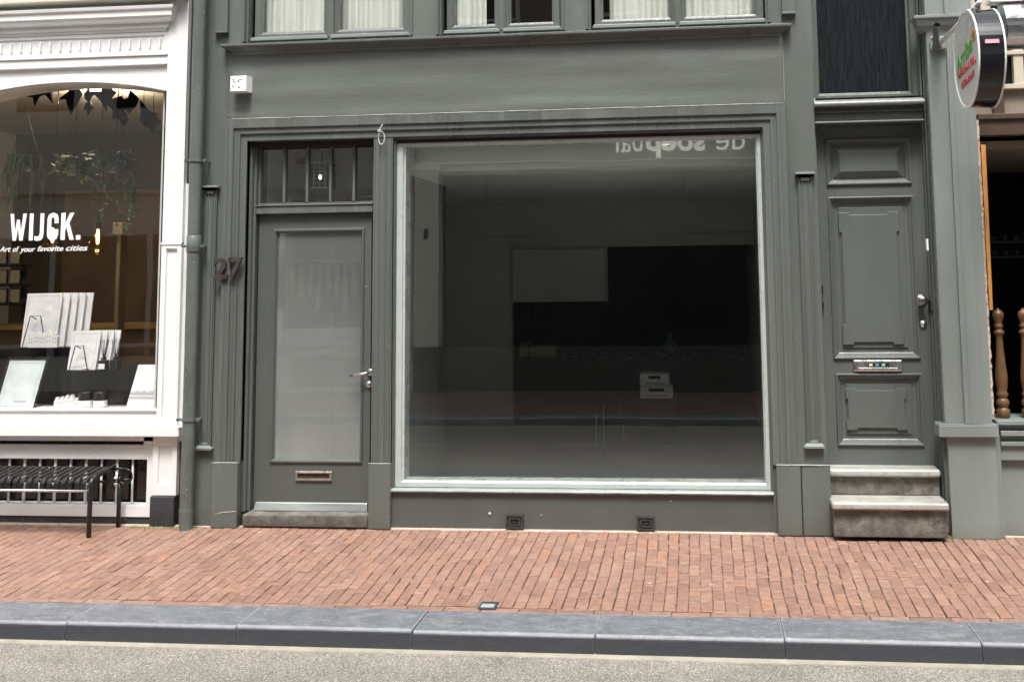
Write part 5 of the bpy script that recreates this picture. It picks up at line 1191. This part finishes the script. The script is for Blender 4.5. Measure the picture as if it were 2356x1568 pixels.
# turned balusters
prof = [(.030, .797), (.046, .80), (.046, .85), (.036, .862), (.030, .872), (.043, .885), (.046, .905), (.036, .925), (.028, .935), (.040, .950), (.040, .965), (.030, .978), (.038, 1.01), (.042, 1.06), (.041, 1.10), (.033, 1.18), (.026, 1.27), (.023, 1.34), (.025, 1.372), (.036, 1.380), (.037, 1.395), (.026, 1.405), (.024, 1.42), (.032, 1.428), (.030, 1.44), (.022, 1.452), (.028, 1.47), (.037, 1.492), (.039, 1.512), (.032, 1.535), (.012, 1.548), (.004, 1.56)]
b0 = at(2303, 850, .08).x; bs = .172
for k in range(4):
    bm = NB(); lathe(bm, prof, (b0 + bs * k, .08, 0), 'Z', 24)
    tag(obj('turned_baluster', bm, M['wood'], smooth=True), ['turned brown wooden baluster nearest the column on the restaurant sill', 'second turned brown wooden baluster on the restaurant sill, at the right edge', 'third turned brown wooden baluster on the restaurant sill', 'fourth turned brown wooden baluster on the restaurant sill'][k], 'baluster', 'balusters on the sill')

# round sign with bracket
ys0 = -1.12; rS = .305
sg = thing('round_sign', 'round projecting sign with a black band and green and red lettering on its pale face', 'sign', (1.75, ys0, 3.17))
c = at(2222, 137, ys0); cx_, cz_ = c.x, c.z; tk = .155
bm = NB(); lathe(bm, [(rS - .012, .006), (rS - .012, .012), (rS - .004, .012), (rS - .004, tk - .006), (rS - .012, tk - .006)], (cx_, ys0, cz_), 'X', 64, cap=True)
obj('sign_drum', bm, mat('glossy_black_drum', (.014, .014, .018), .10, .2, 6, 0), sg, smooth=False)
for xx in (-.002, tk - .006):
    bm = NB(); n = 64; prevv = None; first = None
    for k in range(n + 1):
        a = 2 * PI * k / n; ring = [bm.verts.new((cx_ + xx + dx, ys0 + r_ * math.cos(a), cz_ + r_ * math.sin(a))) for r_, dx in ((rS - .016, 0), (rS + .002, 0), (rS + .002, .010), (rS - .016, .010))]
        if prevv:
            for j in range(4): bm.faces.new((prevv[j], prevv[(j + 1) % 4], ring[(j + 1) % 4], ring[j]))
        prevv = ring
    obj('rim', bm, M['plastic'], sg)
bm = NB(); lathe(bm, [(rS - .014, .002), (rS - .014, .006)], (cx_, ys0, cz_), 'X', 64); fc = obj('sign_face', bm, mat('pale_sign_face', (.60, .63, .58), .3, .05, 4, 0), sg)
def side_text(body, m, u0, u1, z0, z1, sh=0, rot=0):
    """lettering on the face that looks towards -X; reads from far (wall side) to near"""
    bm = text_bm(body, u0, u1, z0, z1, 0, .003, sh, .02)
    for v in bm.verts:
        u, e, z = v.co; uu = u * math.cos(rot) - z * math.sin(rot); zz = u * math.sin(rot) + z * math.cos(rot)
        v.co = Vector((cx_ + e, ys0 - uu, cz_ + zz))
    return obj('lettering', bm, m, fc)
side_text('Arriba', flat('leaf_green_print', (.16, .36, .10), .5), -.24, .17, -.01, .10, .25, .22)
side_text('cha', flat('ochre_print', (.48, .26, .06), .5), .17, .25, .05, .14, 0, .10)
side_text('MEXICAN & GRILL', flat('red_print', (.62, .10, .10), .5), -.20, .23, -.075, -.03, 0, .08)
side_text('RESTAURANT', bpy.data.materials['red_print'], -.15, .17, -.155, -.11, 0, .08)
bm = NB(); bx(bm, cx_ + .04, cx_ + .12, ys0 - rS - .001, ys0 - rS + .006, cz_ + .035, cz_ + .058); 
for v in bm.verts: pass
obj('drum_sticker', bm, mat('pink_sticker', (.8, .45, .55), .4, .1, 10, 0), sg)
brk = thing('sign_bracket', 'steel tube bracket bolted to the pale column beside the round sign', 'bracket', (1.75, -.1, 3.5))
p = at(2240, 60, -.1)
bm = NB(); px_ = at(2253, 130, -.09).x
c0 = at(2253, 95, -.09)
pb = at(2254, 100, -.12)
bm = NB(); bxx = at(2253, 60, -.1).x
q0 = at(2252, 62, -.12); q1 = at(2157, 60, -.12)
tx = at(2157, 60, -.12).x
bm = NB(); bx(bm, tx - .055, tx + .055, -.118, -.103, 3.40, 3.50); obj('wall_plate', bm, M['green_lt'], brk, bevel=.006)
for sx in (-.04, .04):
    for sz in (3.415, 3.485): bm = NB(); lathe(bm, [(.008, -.126), (.008, -.117)], (tx + sx, 0, sz), 'Y', 8); obj('bolt', bm, M['steel'], brk)
bm = NB(); R_o, R_i = .022, .016
def pipe_open(bm, p0, p1, ro, ri, n=16):
    p0, p1 = Vector(p0), Vector(p1); tube(bm, [p0, p1], ro, n, cap=False); tube(bm, [p1, p0], ri, n, cap=False)
e1 = at(2156, 58, -.36); e0 = at(2152, 108, -.118); pipe_open(bm, e0, e1, R_o, R_i)
obj('stub_tube', bm, mat('grey_tube', (.13, .13, .12), .4, .2, 20, .1), brk, smooth=True)
bm = NB(); tube(bm, [e0 + (e1 - e0) * .02, e0 + (e1 - e0) * .03], .0158, 16); obj('tube_inside', bm, M['dark'], brk)
bm = NB(); dd = (e1 - e0).normalized(); pipe_open(bm, e1, e1 + dd * .004, .025, .0162); obj('tube_rim', bm, M['steel'], brk)
bm = NB(); tube(bm, [(cx_ + .075, -.1, cz_ + rS + .0), (cx_ + .075, ys0 - .1, cz_ + rS + .03)], .016, 12); tube(bm, [(cx_ + .07, ys0 - .02, cz_ + rS + .025), (cx_ + .07, ys0 - .02, cz_ + rS - .01)], .012, 10)
obj('arm', bm, M['plastic'], sg, smooth=True)
# second, silver sign box beyond it
p = at(2330, 60, -.75)
t = thing('silver_sign_box', 'silver round sign drum behind the black banded sign, cut by the right edge', 'sign', (p.x, -.75, p.z))
bm = NB(); lathe(bm, [(.02, -.10), (.145, -.10), (.15, -.09), (.15, .30), (.145, .31), (.02, .31)], (p.x + .02, -.75, p.z - .005), 'X', 40); obj('drum', bm, mat('silver_drum', (.55, .57, .60), .22, .1, 5, .02, metal=.9), t, smooth=False)
bm = NB(); tube(bm, [(p.x + .06, -.05, p.z + .16), (p.x + .06, -.95, p.z + .17)], .014, 10); bx(bm, p.x - .15, p.x + .3, -.82, -.70, p.z + .150, p.z + .170); obj('arm', bm, M['plastic'], t)
p = at(2345, 18, -.5)
fl2 = thing('small_flag', 'red and green flag corner at the upper right edge', 'flag', (p.x, -.5, p.z))
bm = NB(); bx(bm, p.x - .06, p.x + .3, -.51, -.50, p.z + .03, p.z + .10); bx(bm, p.x - .06, p.x + .3, -.512, -.498, p.z - .085, p.z - .05); obj('red_edge', bm, flat('flag_red', (.6, .03, .02), .6), fl2)
bm = NB(); bx(bm, p.x - .0, p.x + .3, -.508, -.5, p.z - .049, p.z + .029); obj('green_field', bm, flat('flag_green', (.02, .22, .09), .6), fl2)

# ================================================================== THE OTHER SIDE OF THE STREET (seen in the glass)
OY = -8.32
OB = thing('opposite_shop_building', 'shop front across the street, mirrored in the big window, with pale sign letters', 'building', (-2, OY, 0))
def obx(x0, x1, z0, z1, y0=0, y1=.3): return (x0, x1, OY - y1, OY - y0, z0, z1)
M['opp'] = mat('dark_opposite_paint', (.045, .048, .043), .6, .1, 3, .1); M['opp_lt'] = mat('pale_opposite_paint', (.68, .67, .60), .6, .06, 3, .1)
M['oppwin'] = flat('opposite_dark_glass', (.006, .007, .007), .7, spec=.05)
M['opp_brick'] = mat('opposite_brick', (.16, .105, .08), .8, .15, 6, .3)
bm = NB()
bx(bm, *obx(-4.14, 1.4, 0, .66)); bx(bm, *obx(.95, 1.4, .66, 3.35))
obj('shop_front', bm, M['opp'], OB)
bm = NB(); bx(bm, *obx(-4.5, 1.4, 3.35, 3.98)); obj('fascia', bm, mat('opposite_fascia_paint', (.26, .29, .26), .5, .1, 3, .1), OB)
bm = NB(); bx(bm, *obx(-4.53, 1.4, 3.98, 4.06, -.12, .0)); bx(bm, *obx(-4.53, 1.4, 3.40, 3.43, -.05, -.001)); bx(bm, *obx(-4.53, 1.4, 3.52, 3.55, -.07, -.001)); obj('cornice', bm, M['opp_lt'], OB)
bm = NB(); bx(bm, *obx(-4.53, -4.14, .69, 3.52, -.06, .3)); bx(bm, *obx(-4.56, -4.11, 3.44, 3.50, -.09, .3))
for xx in (-4.46, -4.35, -4.24): bx(bm, xx, xx + .02, OY + .06, OY + .068, .72, 3.4)
obj('pilaster', bm, M['opp_lt'], OB); bm = NB(); bx(bm, *obx(-4.55, -4.12, .0, .69, -.08, .3)); obj('pilaster_base', bm, M['opp'], OB)
bm = NB(); bx(bm, *obx(-4.14, .95, .66, 3.35, .2, .22)); obj('window_glass', bm, M['oppwin'], OB)
bm = text_bm('1', -4.37, -4.31, 2.36, 2.52, OY + .075, .01, 0, .03, face=1); obj('digit', bm, M['dark'], OB)
# sign letters standing on the fascia
SGN = thing('shop_sign', 'cream shop sign letters across the street, mirrored at the top of the big window', 'sign', (-.4, OY + .12, 3.6))
XX = lambda px: at(px, 345, 8.44).x
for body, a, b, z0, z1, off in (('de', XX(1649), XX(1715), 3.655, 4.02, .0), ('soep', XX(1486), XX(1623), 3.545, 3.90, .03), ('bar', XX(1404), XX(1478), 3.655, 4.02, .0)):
    bm = text_bm(body, a, b, z0, z1, OY + .12, .03, 0, off, face=1); obj('lettering', bm, M['letters_glow'], SGN)
bm = NB(); bx(bm, *obx(-4.55, 14, 4.06, 9.6)); obj('upper_wall', bm, M['opp_brick'], OB)
bm = NB(); fr = NB()
for i in range(5):
    for j in range(2):
        x0 = -4.0 + i * 2.0; z0 = 4.9 + j * 3.0
        bx(bm, *obx(x0, x0 + 1.1, z0, z0 + 1.9, -.012, -.002))
        for (a, b, c, d) in ((x0 - .08, x0, z0 - .08, z0 + 1.98), (x0 + 1.1, x0 + 1.18, z0 - .08, z0 + 1.98), (x0, x0 + 1.1, z0 - .08, z0), (x0, x0 + 1.1, z0 + 1.9, z0 + 1.98), (x0, x0 + 1.1, z0 + .95, z0 + 1.0)):
            bx(fr, *obx(a, b, c, d, -.05, -.001))
obj('upper_window', bm, M['oppwin'], OB); obj('window_frame', fr, M['opp_lt'], OB)
bm = NB(); bx(bm, *obx(1.4, 14, 0, 4.06)); obj('shop_front', bm, M['opp_lt'], OB)
bm = NB(); bx(bm, *obx(2.0, 4.6, .7, 3.1, -.012, -.002)); obj('window_glass', bm, M['oppwin'], OB)
OC = thing('opposite_white_building', 'pale shop front across the street, mirrored in the glazed door', 'building', (-7, OY, 0))
M['opp_white'] = mat('opposite_white_paint', (.50, .50, .46), .6, .06, 3, .1)
bm = NB()
bx(bm, *obx(-12, -4.56, 0, .70)); bx(bm, *obx(-12, -6.95, .70, 3.1)); bx(bm, *obx(-4.9, -4.56, .70, 3.1)); bx(bm, *obx(-20, -4.56, 3.1, 9.4)); bx(bm, *obx(-20, -12, 0, 3.1))
obj('wall', bm, M['opp_white'], OC)
bm = NB(); bx(bm, *obx(-12, -4.56, .70, .76, -.08, .0)); bx(bm, *obx(-12, -4.56, 3.2, 3.3, -.1, -.001)); obj('moulding', bm, M['opp_white'], OC)
bm = NB()
prism(bm, [(-6.55, .10), (-5.25, .10)] + [(-5.25 - 1.3 * k / 10, .48 + .08 * math.sin(PI * k / 10)) for k in range(11)], OY + .002, OY + .012); obj('base_panel', bm, mat('opposite_grey_panel', (.22, .22, .2), .6, .05), OC)
bm = NB(); bx(bm, *obx(-6.95, -4.9, .70, 3.1, .5, .52)); obj('shop_back', bm, mat('opposite_display_back', (.12, .115, .105), .8, .1), OC)
rk = thing('clothes_rack', 'rack of hanging clothes in the window across the street', 'clothes rack', (-6, OY - .3, .76))
bm = NB(); rr = random.Random(9)
for k in range(11):
    xx = -6.7 + k * .15; l = rr.uniform(.5, .8); prism(bm, [(xx - .03, 2.0 - l), (xx + .05, 2.0 - l), (xx + .04, 1.95), (xx + .01, 2.0), (xx - .02, 1.95)], OY - .36, OY - .22)
obj('hanging_clothes', bm, mat('mixed_clothes', (.38, .35, .28), .8, .4, 9, .1), rk)
bm = NB(); tube(bm, [(-6.8, OY - .29, 2.03), (-5.0, OY - .29, 2.03)], .012, 8); tube(bm, [(-6.8, OY - .29, .7), (-6.8, OY - .29, 2.03)], .012, 8); tube(bm, [(-5.0, OY - .29, .7), (-5.0, OY - .29, 2.03)], .012, 8); obj('rail', bm, M['steel'], rk)
bm = NB(); bx(bm, *obx(-4.9 - 1.9, -5.0, .7, .95, .1, .4)); obj('display_ledge', bm, M['opp_white'], OC)
bm = NB()
for i in range(4): bx(bm, *obx(-11.4 + i * 1.8, -10.4 + i * 1.8, 4.6, 6.6, -.012, -.002))
obj('upper_window', bm, M['oppwin'], OC)
for k in range(4): bm = NB(); bx(bm, *obx(-13.9 + k * 1.66, -12.35 + k * 1.66, .55, 2.5, -.012, -.002)); obj('shop_pane', bm, M['oppwin'], OC)
